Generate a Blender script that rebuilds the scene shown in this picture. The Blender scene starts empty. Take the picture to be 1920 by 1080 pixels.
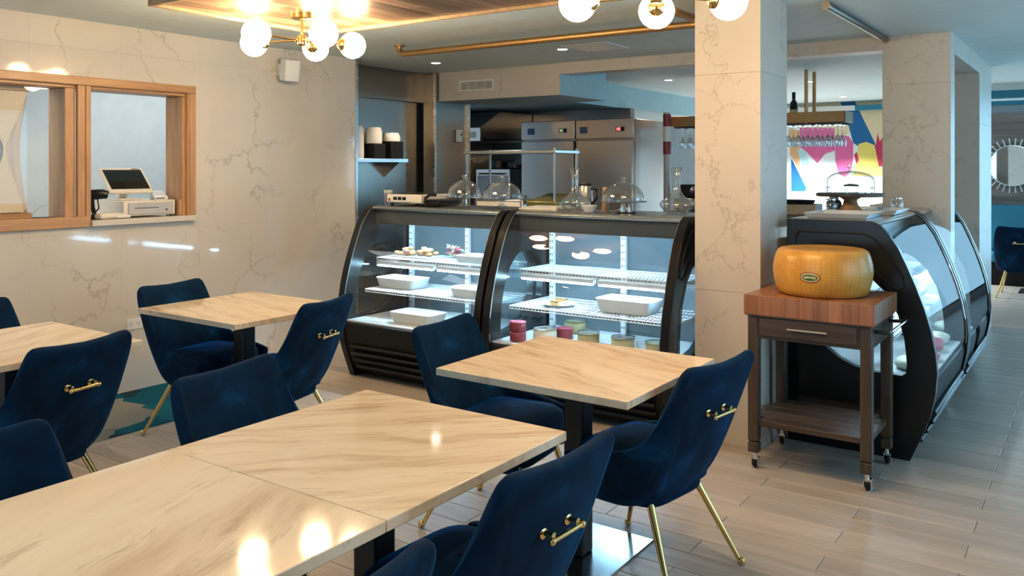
import bpy, bmesh, math, random
from mathutils import Vector, Matrix
random.seed(7)
R = math.radians
scene = bpy.context.scene
col = scene.collection

# ------------------------------------------------------------------ camera
cam_d = bpy.data.cameras.new('camera')
cam_d.sensor_width = 36.0
cam_d.lens = 1587.7 / 1920 * 36.0
cam_d.shift_y = -(540 - 311.4) / 1920
cam_d.clip_start = 0.05
cam = bpy.data.objects.new('camera', cam_d)
cam.location = (0, 0, 1.53)
cam.rotation_euler = (R(90), 0, R(34.92 - 90))
col.objects.link(cam)
scene.camera = cam

# ------------------------------------------------------------------ world, daylight, exposure
w = bpy.data.worlds.new('world'); scene.world = w; w.use_nodes = True
bg = w.node_tree.nodes['Background']
bg.inputs[0].default_value = (0.55, 0.78, 1.0, 1); bg.inputs[1].default_value = 1.2

def area_light(name, loc, rot, sx, sy, power, color):
    l = bpy.data.lights.new(name, 'AREA'); l.shape = 'RECTANGLE'; l.size = sx; l.size_y = sy
    l.energy = power; l.color = color
    o = bpy.data.objects.new(name, l); o.location = loc; o.rotation_euler = rot; col.objects.link(o)
    return o
DAY = (0.36, 0.72, 1.0)
# daylight by wall_right's openings; the farther window is added to brighten the right
for (x0, x1, p) in [(2.4, 5.2, 42), (6.0, 8.2, 38)]:
    area_light('window_daylight', ((x0 + x1) / 2, -2.93, 1.45), (R(90), 0, 0), x1 - x0 - .1, 1.9, p, DAY)
# daylight from the glazed front at the far end of the aisle
area_light('window_daylight', (12.93, -1.25, 1.30), (R(90), 0, R(90)), 3.0, 2.1, 85, (.32, .70, 1.0))
# street window behind the viewer (seen in the round mirror)
area_light('window_daylight', (-2.93, 2.2, 1.45), (R(90), 0, R(-90)), 2.5, 1.8, 42, DAY)

scene.view_settings.view_transform = 'Standard'
scene.view_settings.look = 'None'
scene.view_settings.gamma = 1.0
scene.view_settings.exposure = 0.0
scene.view_settings.use_curve_mapping = False
cy = scene.cycles
cy.use_denoising = True
cy.max_bounces = 5; cy.diffuse_bounces = 3; cy.glossy_bounces = 3; cy.transmission_bounces = 3
cy.transparent_max_bounces = 16; cy.use_adaptive_sampling = True; cy.adaptive_threshold = .05
cy.caustics_reflective = False; cy.caustics_refractive = False
cy.sample_clamp_indirect = 6.0

# ------------------------------------------------------------------ materials
def nodes_of(name):
    m = bpy.data.materials.new(name); m.use_nodes = True
    nt = m.node_tree; b = nt.nodes['Principled BSDF']
    return m, nt, b
def setp(b, **kw):
    names = dict(rough='Roughness', metal='Metallic', spec='Specular IOR Level', coat='Coat Weight', coatr='Coat Roughness',
                 sheen='Sheen Weight', sheenr='Sheen Roughness', trans='Transmission Weight', ior='IOR', estr='Emission Strength',
                 alpha='Alpha', aniso='Anisotropic')
    for k, v in kw.items():
        if k == 'color': b.inputs['Base Color'].default_value = (*v, 1)
        elif k == 'emit': b.inputs['Emission Color'].default_value = (*v, 1)
        elif k == 'sheent': b.inputs['Sheen Tint'].default_value = (*v, 1)
        else: b.inputs[names[k]].default_value = v
def N(nt, t, **kw):
    n = nt.nodes.new(t)
    for k, v in kw.items():
        if k in n.inputs: n.inputs[k].default_value = v
        else: setattr(n, k, v)
    return n
def coords(nt, scale=(1, 1, 1), rot=(0, 0, 0), space='world', loc=(0, 0, 0)):
    mp = N(nt, 'ShaderNodeMapping')
    mp.inputs['Scale'].default_value = scale; mp.inputs['Rotation'].default_value = rot; mp.inputs['Location'].default_value = loc
    if space == 'world':
        g = N(nt, 'ShaderNodeNewGeometry'); nt.links.new(g.outputs['Position'], mp.inputs[0])
    else:
        g = N(nt, 'ShaderNodeTexCoord'); nt.links.new(g.outputs['Object'], mp.inputs[0])
    return mp.outputs[0]
def noise(nt, vec, scale, detail=4, rough=.55, dist=0):
    n = N(nt, 'ShaderNodeTexNoise'); n.inputs['Scale'].default_value = scale; n.inputs['Detail'].default_value = detail
    n.inputs['Roughness'].default_value = rough; n.inputs['Distortion'].default_value = dist
    nt.links.new(vec, n.inputs['Vector']); return n.outputs['Fac']
def ramp(nt, fac, stops, interp='LINEAR'):
    r = N(nt, 'ShaderNodeValToRGB'); e = r.color_ramp.elements; r.color_ramp.interpolation = interp
    while len(e) < len(stops): e.new(.5)
    for k, (p, c) in enumerate(stops):
        e[k].position = p; e[k].color = (*c, 1) if len(c) == 3 else c
    nt.links.new(fac, r.inputs[0]); return r.outputs[0]
def mixc(nt, fac, a, b, blend='MIX'):
    m = N(nt, 'ShaderNodeMix', data_type='RGBA', blend_type=blend)
    for s, v in ((0, fac), (6, a), (7, b)):
        if isinstance(v, (int, float)): m.inputs[s].default_value = v
        elif isinstance(v, tuple): m.inputs[s].default_value = (*v, 1)
        else: nt.links.new(v, m.inputs[s])
    return m.outputs[2]
def mathn(nt, op, a, b=0.0):
    m = N(nt, 'ShaderNodeMath', operation=op)
    for s, v in ((0, a), (1, b)):
        if isinstance(v, (int, float)): m.inputs[s].default_value = v
        else: nt.links.new(v, m.inputs[s])
    return m.outputs[0]
def bump(nt, b, h, strength=.2, dist=.01):
    n = N(nt, 'ShaderNodeBump'); n.inputs['Strength'].default_value = strength; n.inputs['Distance'].default_value = dist
    nt.links.new(h, n.inputs['Height']); nt.links.new(n.outputs[0], b.inputs['Normal'])

def plain(name, color, **kw):
    m, nt, b = nodes_of(name); setp(b, color=color, **{**dict(rough=.5), **kw})
    # faint tonal variation keeps every surface procedural
    v = coords(nt, space='object'); f = noise(nt, v, 9, 3)
    c = mixc(nt, f, tuple(x * .9 for x in color), tuple(min(1, x * 1.08) for x in color))
    nt.links.new(c, b.inputs['Base Color'])
    return m

def marble(name, base, vein, rough=.09, vs=1.0, sparse=.5, amt=.55):
    m, nt, b = nodes_of(name); setp(b, rough=rough, spec=.5)
    p = coords(nt)
    d = noise(nt, p, 2.2 * vs, 5, .6)
    dn = N(nt, 'ShaderNodeTexNoise'); dn.inputs['Scale'].default_value = 1.9 * vs; dn.inputs['Detail'].default_value = 8; dn.inputs['Roughness'].default_value = .62
    nt.links.new(p, dn.inputs['Vector'])
    off = N(nt, 'ShaderNodeVectorMath', operation='MULTIPLY_ADD'); off.inputs[1].default_value = (.75, .75, .75)
    nt.links.new(dn.outputs['Color'], off.inputs[0]); nt.links.new(p, off.inputs[2])
    vo = N(nt, 'ShaderNodeTexVoronoi', feature='DISTANCE_TO_EDGE'); vo.inputs['Scale'].default_value = 1.7 * vs
    nt.links.new(off.outputs[0], vo.inputs['Vector'])
    line = ramp(nt, vo.outputs['Distance'], [(0, (1, 1, 1)), (.007, (.5, .5, .5)), (.030, (0, 0, 0))])
    mask = ramp(nt, noise(nt, p, 1.9 * vs, 3), [(sparse - .02, (0, 0, 0)), (sparse + .12, (1, 1, 1))])
    fac = mathn(nt, 'MULTIPLY', line, mask)
    fine = ramp(nt, noise(nt, p, 9 * vs, 7, .7, 1.5), [(.49, (0, 0, 0)), (.5, (.35, .35, .35)), (.51, (0, 0, 0))])
    mask2 = ramp(nt, noise(nt, p, 2.7 * vs, 2), [(.52, (0, 0, 0)), (.66, (1, 1, 1))])
    fac2 = mathn(nt, 'MULTIPLY', fine, mask2)
    fac = mathn(nt, 'MAXIMUM', fac, fac2)
    cloud = mixc(nt, d, tuple(x * .93 for x in base), tuple(min(1, x * 1.05) for x in base))
    nt.links.new(mixc(nt, mathn(nt, 'MULTIPLY', fac, amt), cloud, vein), b.inputs['Base Color'])
    return m

def streak_marble(name, ang, loc=(0, 0, 0), fine=1.0):
    m, nt, b = nodes_of(name); setp(b, rough=.07, spec=.5)
    p = coords(nt, scale=(1, 1, 1), rot=(0, 0, -ang), space='object', loc=loc)
    mp = N(nt, 'ShaderNodeMapping'); mp.inputs['Scale'].default_value = (1.1 * fine, 9.0 * fine, 4)
    wob = N(nt, 'ShaderNodeTexNoise'); wob.inputs['Scale'].default_value = 2.2; nt.links.new(p, wob.inputs['Vector'])
    off = N(nt, 'ShaderNodeVectorMath', operation='MULTIPLY_ADD'); off.inputs[1].default_value = (.16, .16, .16)
    nt.links.new(wob.outputs['Color'], off.inputs[0]); nt.links.new(p, off.inputs[2])
    nt.links.new(off.outputs[0], mp.inputs[0])
    f = noise(nt, mp.outputs[0], 1.7, 8, .62)
    c = ramp(nt, f, [(.30, (.55, .42, .30)), (.42, (.72, .59, .44)), (.5, (.785, .67, .52)), (.62, (.81, .71, .565)), (.74, (.70, .57, .43))])
    f2 = noise(nt, mp.outputs[0], 4.5, 6, .7)
    v = ramp(nt, f2, [(.58, (0, 0, 0)), (.66, (.55, .55, .55)), (.69, (.1, .1, .1))])
    nt.links.new(mixc(nt, v, c, (.42, .31, .23)), b.inputs['Base Color'])
    return m

def wood(name, dark, light, axis=0, scale=1.0, rough=.45, vary=0.0, bumpy=.15):
    m, nt, b = nodes_of(name); setp(b, rough=rough)
    sc = [16 * scale] * 3; sc[axis] = 1.3 * scale
    oi = N(nt, 'ShaderNodeObjectInfo')
    p = coords(nt, space='object')
    add = N(nt, 'ShaderNodeVectorMath', operation='MULTIPLY_ADD'); add.inputs[1].default_value = (37, 53, 71)
    nt.links.new(oi.outputs['Random'], add.inputs[0]); nt.links.new(p, add.inputs[2])
    mp = N(nt, 'ShaderNodeMapping'); mp.inputs['Scale'].default_value = sc; nt.links.new(add.outputs[0], mp.inputs[0])
    f = noise(nt, mp.outputs[0], 1.0, 7, .65, .6)
    c = ramp(nt, f, [(.3, dark), (.5, tuple((a + b_) / 2 for a, b_ in zip(dark, light))), (.68, light)])
    if vary:
        v = mathn(nt, 'MULTIPLY_ADD', oi.outputs['Random'], vary); v.node.inputs[2].default_value = 1 - vary / 2
        hsv = N(nt, 'ShaderNodeHueSaturation'); nt.links.new(v, hsv.inputs['Value']); nt.links.new(c, hsv.inputs['Color']); c = hsv.outputs[0]
    nt.links.new(c, b.inputs['Base Color'])
    bump(nt, b, f, bumpy, .004)
    return m

def brushed(name, color, rough=.28, axis=2, streak=.12, metal=1.0):
    m, nt, b = nodes_of(name); setp(b, color=color, metal=metal, rough=rough)
    f = noise(nt, coords(nt, scale=(.35, .35, 30), space='object'), 1, 3)
    r_ = mathn(nt, 'MULTIPLY_ADD', f, streak * .7); r_.node.inputs[2].default_value = rough - streak * .35
    nt.links.new(r_, b.inputs['Roughness'])
    nt.links.new(mixc(nt, f, tuple(x * .93 for x in color), tuple(min(1, x * 1.06) for x in color)), b.inputs['Base Color'])
    wv = noise(nt, coords(nt, scale=(1.3, 1.3, 1.7), space='object'), 1.2, 2)
    bump(nt, b, wv, .12, .02)
    return m

def velvet():
    m, nt, b = nodes_of('blue_velvet'); setp(b, rough=.8, spec=.1, sheen=1.0, sheenr=.24, sheent=(.0, .13, .42))
    p = coords(nt, space='object')
    f = noise(nt, p, 5, 3, .5, 1.0)
    nt.links.new(ramp(nt, f, [(.3, (.0006, .009, .026)), (.55, (.001, .020, .058)), (.75, (.002, .052, .145))]), b.inputs['Base Color'])
    bump(nt, b, noise(nt, p, 240, 2), .15, .002)
    return m

def thin_glass(name, tint=(.96, .98, .98), lo=.05, hi=.75, power=3.0, rough=.0):
    m = bpy.data.materials.new(name); m.use_nodes = True; nt = m.node_tree
    for n in list(nt.nodes): nt.nodes.remove(n)
    out = N(nt, 'ShaderNodeOutputMaterial'); mix = N(nt, 'ShaderNodeMixShader')
    tr = N(nt, 'ShaderNodeBsdfTransparent'); tr.inputs[0].default_value = (*tint, 1)
    gl = N(nt, 'ShaderNodeBsdfGlossy'); gl.inputs['Roughness'].default_value = rough; gl.inputs['Color'].default_value = (1, 1, 1, 1)
    lw = N(nt, 'ShaderNodeLayerWeight'); lw.inputs['Blend'].default_value = .5
    f = mathn(nt, 'POWER', lw.outputs['Facing'], power)
    f = mathn(nt, 'MULTIPLY_ADD', f, hi - lo); f.node.inputs[2].default_value = lo
    nt.links.new(f, mix.inputs[0]); nt.links.new(tr.outputs[0], mix.inputs[1]); nt.links.new(gl.outputs[0], mix.inputs[2])
    nt.links.new(mix.outputs[0], out.inputs[0])
    return m

def emitter(name, color, strength):
    m, nt, b = nodes_of(name); setp(b, color=(.8, .8, .8), emit=color, estr=strength, rough=.3); return m

M = {}
M['marble'] = marble('white_marble_slab', (.69, .64, .57), (.22, .19, .165), .07, 1.15, .47)
M['marble_pillar'] = marble('beige_marble_slab', (.62, .56, .485), (.36, .30, .25), .42, 1.6, .46, .85)
M['grout'] = plain('grout', (.56, .52, .46), rough=.8)
M['ceil'] = plain('grey_green_ceiling_paint', (.73, .83, .82), rough=.6)
M['ceil_kitchen'] = plain('grey_blue_soffit_paint', (.60, .72, .75), rough=.6)
M['blue_soffit'] = plain('light_blue_soffit_paint', (.38, .60, .68), rough=.5)
M['white_wall'] = plain('pale_wall_paint', (.74, .80, .82), rough=.7)
M['grey_wall'] = plain('pale_grey_wall_paint', (.50, .56, .60), rough=.7)
M['teal'] = plain('teal_paint', (.02, .22, .34), rough=.5)
M['plank'] = wood('greige_wood_tile', (.355, .305, .26), (.51, .45, .39), axis=1, scale=1.1, rough=.38, vary=.22, bumpy=.05)
M['joint'] = plain('floor_joint', (.16, .13, .11), rough=.9)
M['oak'] = wood('oak', (.40, .20, .085), (.62, .36, .17), axis=2, scale=1.3, rough=.38)
M['oak_h'] = wood('oak_rail', (.40, .20, .085), (.62, .36, .17), axis=0, scale=1.3, rough=.38)
M['panel_wood'] = wood('ceiling_panel_wood', (.10, .065, .045), (.36, .23, .14), axis=0, scale=.9, rough=.33, vary=.9)
M['trim_wood'] = wood('ceiling_panel_trim', (.42, .27, .14), (.60, .42, .24), axis=0, scale=1.3, rough=.4)
M['butcher'] = wood('butcher_block', (.22, .085, .04), (.42, .19, .095), axis=2, scale=1.2, rough=.3, vary=.35)
M['darkwood'] = wood('dark_walnut', (.030, .019, .013), (.10, .068, .048), axis=2, scale=1.4, rough=.4)
M['darkwood_h'] = wood('dark_walnut_rail', (.030, .019, .013), (.10, .068, .048), axis=1, scale=1.4, rough=.4)
M['velvet'] = velvet()
M['brass'] = plain('polished_brass', (.80, .56, .22), metal=1.0, rough=.16)
M['bronze'] = plain('dark_bronze', (.20, .19, .17), metal=.9, rough=.35)
M['brass_dark'] = plain('antique_brass', (.50, .30, .13), metal=1.0, rough=.45)
M['steel'] = brushed('brushed_steel', (.56, .56, .55), .27, 0, .1)
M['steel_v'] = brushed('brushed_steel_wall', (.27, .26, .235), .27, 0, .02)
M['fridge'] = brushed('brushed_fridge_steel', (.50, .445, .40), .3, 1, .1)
M['chrome'] = plain('chrome', (.78, .78, .78), metal=1.0, rough=.12)
M['black_gloss'] = plain('black_gloss_plastic', (.010, .010, .011), rough=.25, spec=.3)
M['black'] = plain('black_matt', (.009, .009, .010), rough=.5, spec=.25)
M['black_metal'] = plain('black_powder_coat', (.015, .015, .017), rough=.4)
M['plate_steel'] = plain('dark_polished_base_plate', (.30, .34, .36), metal=1.0, rough=.18)
M['white_plastic'] = plain('white_plastic', (.80, .80, .77), rough=.35)
M['cream_plastic'] = plain('cream_plastic', (.80, .74, .62), rough=.4)
M['ceramic'] = plain('white_ceramic', (.82, .84, .84), rough=.15)
M['white_wire'] = plain('white_coated_wire', (.85, .87, .88), rough=.35)
M['screen'] = plain('black_screen', (.012, .016, .015), rough=.08)
M['silver'] = plain('silver_grey_plastic', (.50, .50, .50), rough=.35)
M['glass'] = thin_glass('clear_glass', (.90, .925, .925), .11, 1.0, 1.6)
M['case_glass'] = thin_glass('curved_case_glass', (.93, .965, .975), .045, .18, 3.5)
M['pane'] = thin_glass('window_pane_glass', (.97, .985, .985), .02, .4, 4.0)
M['globe'] = emitter('warm_opal_globe', (1.0, .70, .39), 72)
M['can'] = emitter('downlight_lens', (1.0, .90, .74), 30)
M['led'] = emitter('cool_led_strip', (.42, .75, 1.0), 130)
M['led3'] = emitter('bright_led_strip', (.55, .82, 1.0), 62)

M['back_door'] = plain('dark_mirrored_door', (.10, .12, .13), rough=.12, spec=.7)
M['header_grey'] = plain('grey_header', (.045, .05, .05), rough=.3)
M['emblem_red'] = plain('brown_red_print', (.36, .10, .03), rough=.4)
M['emblem_cream'] = plain('cream_print', (.72, .56, .28), rough=.4)
M['emblem_green'] = plain('green_print', (.04, .16, .05), rough=.4)
M['drape'] = plain('cream_curtain_cloth', (.86, .72, .54), rough=.9)
M['drape_dark'] = plain('taupe_curtain_cloth', (.74, .63, .54), rough=.9)
M['badge_blue'] = plain('blue_badge', (.012, .06, .15), rough=.3)
M['digits_red'] = emitter('red_led_digits', (1, .04, .03), 3.0)
M['digits_green'] = emitter('green_led_digits', (.3, .8, .2), .25)
M['olive'] = plain('olive_gold_metal', (.20, .19, .07), metal=.5, rough=.35)
M['red'] = plain('dark_red', (.22, .012, .018), rough=.4)

M['brown_crust'] = plain('brown_crust', (.26, .15, .09), rough=.6)
M['caramel'] = plain('caramel', (.22, .08, .02), rough=.25)
M['custard'] = plain('custard', (.75, .52, .20), rough=.4)
M['pink_food'] = plain('pink_cured_meat', (.55, .10, .13), rough=.4)
M['pastry'] = plain('golden_pastry', (.62, .38, .18), rough=.6)
M['pastry_pink'] = plain('pink_glazed_pastry', (.55, .28, .20), rough=.5)
M['pale_food'] = plain('pale_cheese', (.78, .72, .58), rough=.5)
M['red_jam'] = plain('red_preserve', (.24, .03, .04), rough=.35)
M['pink_lid'] = plain('pink_red_lid', (.50, .10, .16), rough=.35)
M['olive_food'] = plain('olive_preserve', (.45, .40, .22), rough=.5)

M['m_cream'] = plain('mural_cream', (.80, .66, .42), rough=.7)
M['m_white'] = plain('mural_white', (.85, .88, .88), rough=.7)
M['m_blue'] = plain('mural_blue', (.01, .13, .34), rough=.7)
M['m_pink'] = plain('mural_pink', (.75, .14, .34), rough=.7)
M['m_pale'] = plain('mural_pale_blue', (.50, .76, .82), rough=.7)
M['m_yellow'] = plain('mural_yellow', (.86, .68, .16), rough=.7)
M['m_red'] = plain('mural_red', (.62, .03, .10), rough=.7)
M['m_peach'] = plain('mural_peach', (.78, .45, .22), rough=.7)
M['bottle_glass'] = plain('black_green_glass', (.006, .010, .007), rough=.08)
def rattan():
    m, nt, b = nodes_of('woven_brass_mesh'); setp(b, rough=.4, metal=.4)
    br = N(nt, 'ShaderNodeTexChecker'); br.inputs['Scale'].default_value = 90; br.inputs[1].default_value = (.36, .24, .10, 1); br.inputs[2].default_value = (.14, .085, .035, 1)
    nt.links.new(coords(nt, space='object'), br.inputs['Vector']); nt.links.new(br.outputs[0], b.inputs['Base Color']); return m
M['rattan'] = rattan()
M['mirror'] = plain('mirror_silver', (.9, .92, .93), metal=1.0, rough=.02)
M['grey_board'] = wood('grey_brown_board', (.16, .13, .12), (.30, .25, .23), axis=1, scale=1.0, rough=.5, vary=.3)

# ------------------------------------------------------------------ mesh builder
class MB:
    def __init__(s): s.v = []; s.f = []; s.mi = []; s.cur = 0
    def add(s, vs, fs):
        o = len(s.v); s.v += [tuple(x) for x in vs]; s.f += [tuple(i + o for i in f) for f in fs]; s.mi += [s.cur] * len(fs); return s
    def box(s, x0, x1, y0, y1, z0, z1):
        return s.add([(x0, y0, z0), (x1, y0, z0), (x1, y1, z0), (x0, y1, z0), (x0, y0, z1), (x1, y0, z1), (x1, y1, z1), (x0, y1, z1)],
                     [(3, 2, 1, 0), (4, 5, 6, 7), (0, 1, 5, 4), (1, 2, 6, 5), (2, 3, 7, 6), (3, 0, 4, 7)])
    def obox(s, c, size, mat=None):
        hx, hy, hz = (k / 2 for k in size); c = Vector(c); m = mat or Matrix.Identity(3)
        vs = [c + m @ Vector(p) for p in [(-hx, -hy, -hz), (hx, -hy, -hz), (hx, hy, -hz), (-hx, hy, -hz), (-hx, -hy, hz), (hx, -hy, hz), (hx, hy, hz), (-hx, hy, hz)]]
        return s.add(vs, [(3, 2, 1, 0), (4, 5, 6, 7), (0, 1, 5, 4), (1, 2, 6, 5), (2, 3, 7, 6), (3, 0, 4, 7)])
    def tube(s, pts, r, n=10, caps=True):
        pts = [Vector(p) for p in pts]; rs = r if isinstance(r, (list, tuple)) else [r] * len(pts); vs = []; fs = []
        ref = Vector((0, 0, 1))
        for i, p in enumerate(pts):
            t = (pts[min(i + 1, len(pts) - 1)] - pts[max(i - 1, 0)]).normalized()
            a = ref.cross(t)
            if a.length < .05: a = Vector((1, 0, 0)).cross(t)
            a.normalize(); b = t.cross(a)
            for k in range(n):
                an = 2 * math.pi * k / n; vs.append(p + (a * math.cos(an) + b * math.sin(an)) * rs[i])
        for i in range(len(pts) - 1):
            for k in range(n):
                k2 = (k + 1) % n; fs.append((i * n + k, i * n + k2, (i + 1) * n + k2, (i + 1) * n + k))
        if caps:
            fs.append(tuple(range(n - 1, -1, -1))); fs.append(tuple((len(pts) - 1) * n + k for k in range(n)))
        return s.add(vs, fs)
    def lathe(s, prof, n=32, c=(0, 0, 0), axis='z'):
        vs = []; fs = []; cx, cy_, cz = c; rings = []
        for (r, z) in prof:
            if r < 1e-5: rings.append([len(vs)]); vs.append((0, 0, z))
            else:
                rings.append([len(vs) + k for k in range(n)])
                for k in range(n):
                    a = 2 * math.pi * k / n; vs.append((r * math.cos(a), r * math.sin(a), z))
        for A, B in zip(rings, rings[1:]):
            for k in range(n):
                a0 = A[k % len(A)]; a1 = A[(k + 1) % len(A)]; b0 = B[k % len(B)]; b1 = B[(k + 1) % len(B)]
                f = [a0]
                for q in (a1, b1, b0):
                    if q not in f: f.append(q)
                if len(f) > 2: fs.append(tuple(f))
        if axis == 'x': vs = [(z, x, y) for x, y, z in vs]
        if axis == 'y': vs = [(y, z, x) for x, y, z in vs]
        return s.add([(x + cx, y + cy_, z + cz) for x, y, z in vs], fs)
    def ball(s, c, r, n=20, m=12):
        return s.lathe([(r * math.sin(math.pi * k / m), -r * math.cos(math.pi * k / m)) for k in range(m + 1)], n, c)
    def prism(s, poly, a, b, axis='z'):
        n = len(poly)
        def P(p, t):
            if axis == 'z': return (p[0], p[1], t)
            if axis == 'y': return (p[0], t, p[1])
            return (t, p[0], p[1])
        vs = [P(p, a) for p in poly] + [P(p, b) for p in poly]
        fs = [tuple(range(n - 1, -1, -1)), tuple(range(n, 2 * n))] + [(k, (k + 1) % n, n + (k + 1) % n, n + k) for k in range(n)]
        return s.add(vs, fs)
    def grid(s, rows, closed=False):
        n = len(rows[0]); vs = [p for r_ in rows for p in r_]; fs = []
        for i in range(len(rows) - 1):
            for k in range(n if closed else n - 1):
                k2 = (k + 1) % n; fs.append((i * n + k, i * n + k2, (i + 1) * n + k2, (i + 1) * n + k))
        return s.add(vs, fs)
    def build(s, name, mat, parent=None, off=(0, 0, 0), bevel=0, smooth=35, seg=2, fix=True):
        me = bpy.data.meshes.new(name)
        me.from_pydata([(x - off[0], y - off[1], z - off[2]) for x, y, z in s.v], [], s.f)
        mats = mat if isinstance(mat, (list, tuple)) else [mat]
        for m_ in mats: me.materials.append(M[m_] if isinstance(m_, str) else m_)
        if len(mats) > 1: me.polygons.foreach_set('material_index', s.mi)
        if fix:
            bm = bmesh.new(); bm.from_mesh(me); bmesh.ops.recalc_face_normals(bm, faces=bm.faces); bm.to_mesh(me); bm.free()
        me.update()
        if smooth:
            me.polygons.foreach_set('use_smooth', [True] * len(me.polygons)); me.set_sharp_from_angle(angle=R(smooth))
        o = bpy.data.objects.new(name, me); col.objects.link(o)
        if parent: o.parent = parent
        else: o.location = off
        if bevel:
            b = o.modifiers.new('bevel', 'BEVEL'); b.width = bevel; b.segments = seg; b.limit_method = 'ANGLE'; b.angle_limit = R(40)
            b.harden_normals = False
        return o
def B(*a): return MB().box(*a)

def tag(o, label, cat, group=None):
    o['label'] = label; o['category'] = cat
    if group: o['group'] = group
    return o
def thing(name, label, cat, loc=(0, 0, 0), rotz=0, group=None):
    o = bpy.data.objects.new(name, None); o.empty_display_size = .1; col.objects.link(o)
    o.location = loc; o.rotation_euler = (0, 0, rotz)
    return tag(o, label, cat, group)
def struct(o): o['kind'] = 'structure'; return o
def link_copy(src, parent=None):
    c = src.copy(); col.objects.link(c)
    if parent: c.parent = parent
    return c
def copy_thing(root, loc, rotz, label, group=None):
    r = link_copy(root); r.location = loc; r.rotation_euler = (0, 0, rotz); r['label'] = label
    if group: r['group'] = group
    for ch in list(root.children):
        c = link_copy(ch, r)
        for g in list(ch.children): link_copy(g, c)
    return r

CEIL = 2.475; WY = 5.42; BX = 6.62

# ================================================================== SETTING
# ---- floor: recessed joint bed, wood-look planks laid along Y
floor = struct(B(-3.2, 13.2, -3.2, 8.2, -.08, -.004).build('floor', 'joint', smooth=0))
PW, PL = .143, .90
def project(x, y, z):
    a = R(34.92); d = x * math.cos(a) + y * math.sin(a)
    if d < .2: return None
    r_ = x * math.sin(a) - y * math.cos(a)
    return 960 + 1587.7 * r_ / d, 311.4 + 1587.7 * (1.53 - z) / d, d
planks = []
i0 = int((-3.0 - 3.43) / PW) - 1
for i in range(i0, int((13.0 - 3.43) / PW) + 2):
    x0 = 3.43 + i * PW
    base = .445 if i % 2 == 0 else .895
    for k in range(-5, 10):
        y0 = base + k * PL
        if y0 < -3.2 or y0 > 8 or x0 < -3.2 or x0 > 13: continue
        if y0 > 5.42 and x0 < 5.2: continue
        planks.append((x0, y0))
def vis(p):
    n = 0
    for fx in (.1, .9):
        for fy in (.05, .35, .65, .95):
            q = project(p[0] + fx * PW, p[1] + fy * PL, 0)
            if q and -60 < q[0] < 1980 and 480 < q[1] < 1160:
                n += 1
    return n
def plank_mesh(w_, l_):
    g = .0012; bv = .0022
    mb = MB()
    mb.add([(g, g, -.01), (w_ - g, g, -.01), (w_ - g, l_ - g, -.01), (g, l_ - g, -.01),
            (g, g, -bv), (w_ - g, g, -bv), (w_ - g, l_ - g, -bv), (g, l_ - g, -bv),
            (g + bv, g + bv, 0), (w_ - g - bv, g + bv, 0), (w_ - g - bv, l_ - g - bv, 0), (g + bv, l_ - g - bv, 0)],
           [(0, 1, 5, 4), (1, 2, 6, 5), (2, 3, 7, 6), (3, 0, 4, 7), (4, 5, 9, 8), (5, 6, 10, 9), (6, 7, 11, 10), (7, 4, 8, 11), (8, 9, 10, 11)])
    return mb
seen = sorted([p for p in planks if vis(p)], key=lambda p: project(p[0] + PW / 2, p[1] + PL / 2, 0)[2])
near = seen[:300]; ns = set(near)
pm = plank_mesh(PW, PL).build('plank', 'plank', floor, smooth=0)
pm.location = (*near[0], 0)
for (x, y) in near[1:]:
    c = link_copy(pm, floor); c.location = (x, y, 0)
mb = MB(); base_pm = plank_mesh(PW, PL)
for p in planks:
    if p not in ns: mb.add([(a + p[0], b + p[1], c) for a, b, c in base_pm.v], base_pm.f)
o = mb.build('plank_field', 'plank', floor, smooth=0); o['kind'] = 'stuff'

# ---- ceiling
ceiling = struct(B(-3.2, 13.2, -3.2, 8.2, CEIL, CEIL + .12).build('ceiling', 'ceil', smooth=0))

# ---- wall_left : marble slabs around the service window
WX0, WX1, WZ0, WZ1 = 1.35, 3.727, 1.135, 2.108      # outer frame of the service window
core = MB()
core.box(-3.0, WX0 + .02, WY + .008, WY + .22, 0, CEIL); core.box(WX1 - .02, 5.345, WY + .008, WY + .22, 0, CEIL)
core.box(WX0 + .02, WX1 - .02, WY + .008, WY + .22, 0, WZ0 + .02); core.box(WX0 + .02, WX1 - .02, WY + .008, WY + .22, WZ1 - .02, CEIL)
wall_left = struct(core.build('wall_left', 'grout', smooth=0))
def cut(rect, hole):
    x0, x1, z0, z1 = rect; a0, a1, b0, b1 = hole
    if x1 <= a0 or x0 >= a1 or z1 <= b0 or z0 >= b1: return [rect]
    out = []
    if x0 < a0: out.append((x0, a0, z0, z1))
    if x1 > a1: out.append((a1, x1, z0, z1))
    m0, m1 = max(x0, a0), min(x1, a1)
    if z0 < b0: out.append((m0, m1, z0, b0))
    if z1 > b1: out.append((m0, m1, b1, z1))
    return out
xs = [-3.0] + [4.97 - .6 * k for k in range(13, -1, -1)] + [5.35]
zs = [0, 1.088, 2.288, CEIL]
for xa, xb in zip(xs, xs[1:]):
    for za, zb in zip(zs, zs[1:]):
        for (a, b, c, d) in cut((xa, xb, za, zb), (WX0 + .01, WX1 - .01, WZ0 + .01, WZ1 - .01)):
            if b - a < .01 or d - c < .01: continue
            B(a + .0003, b - .0003, WY, WY + .009, c + .0003, d - .0003).build('slab', 'marble', wall_left, smooth=0)
# steel corner trim at the end of the marble wall
struct(B(5.345, 5.375, WY - .004, WY + .24, 0, CEIL).build('trim_1', 'steel', smooth=0))

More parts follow.
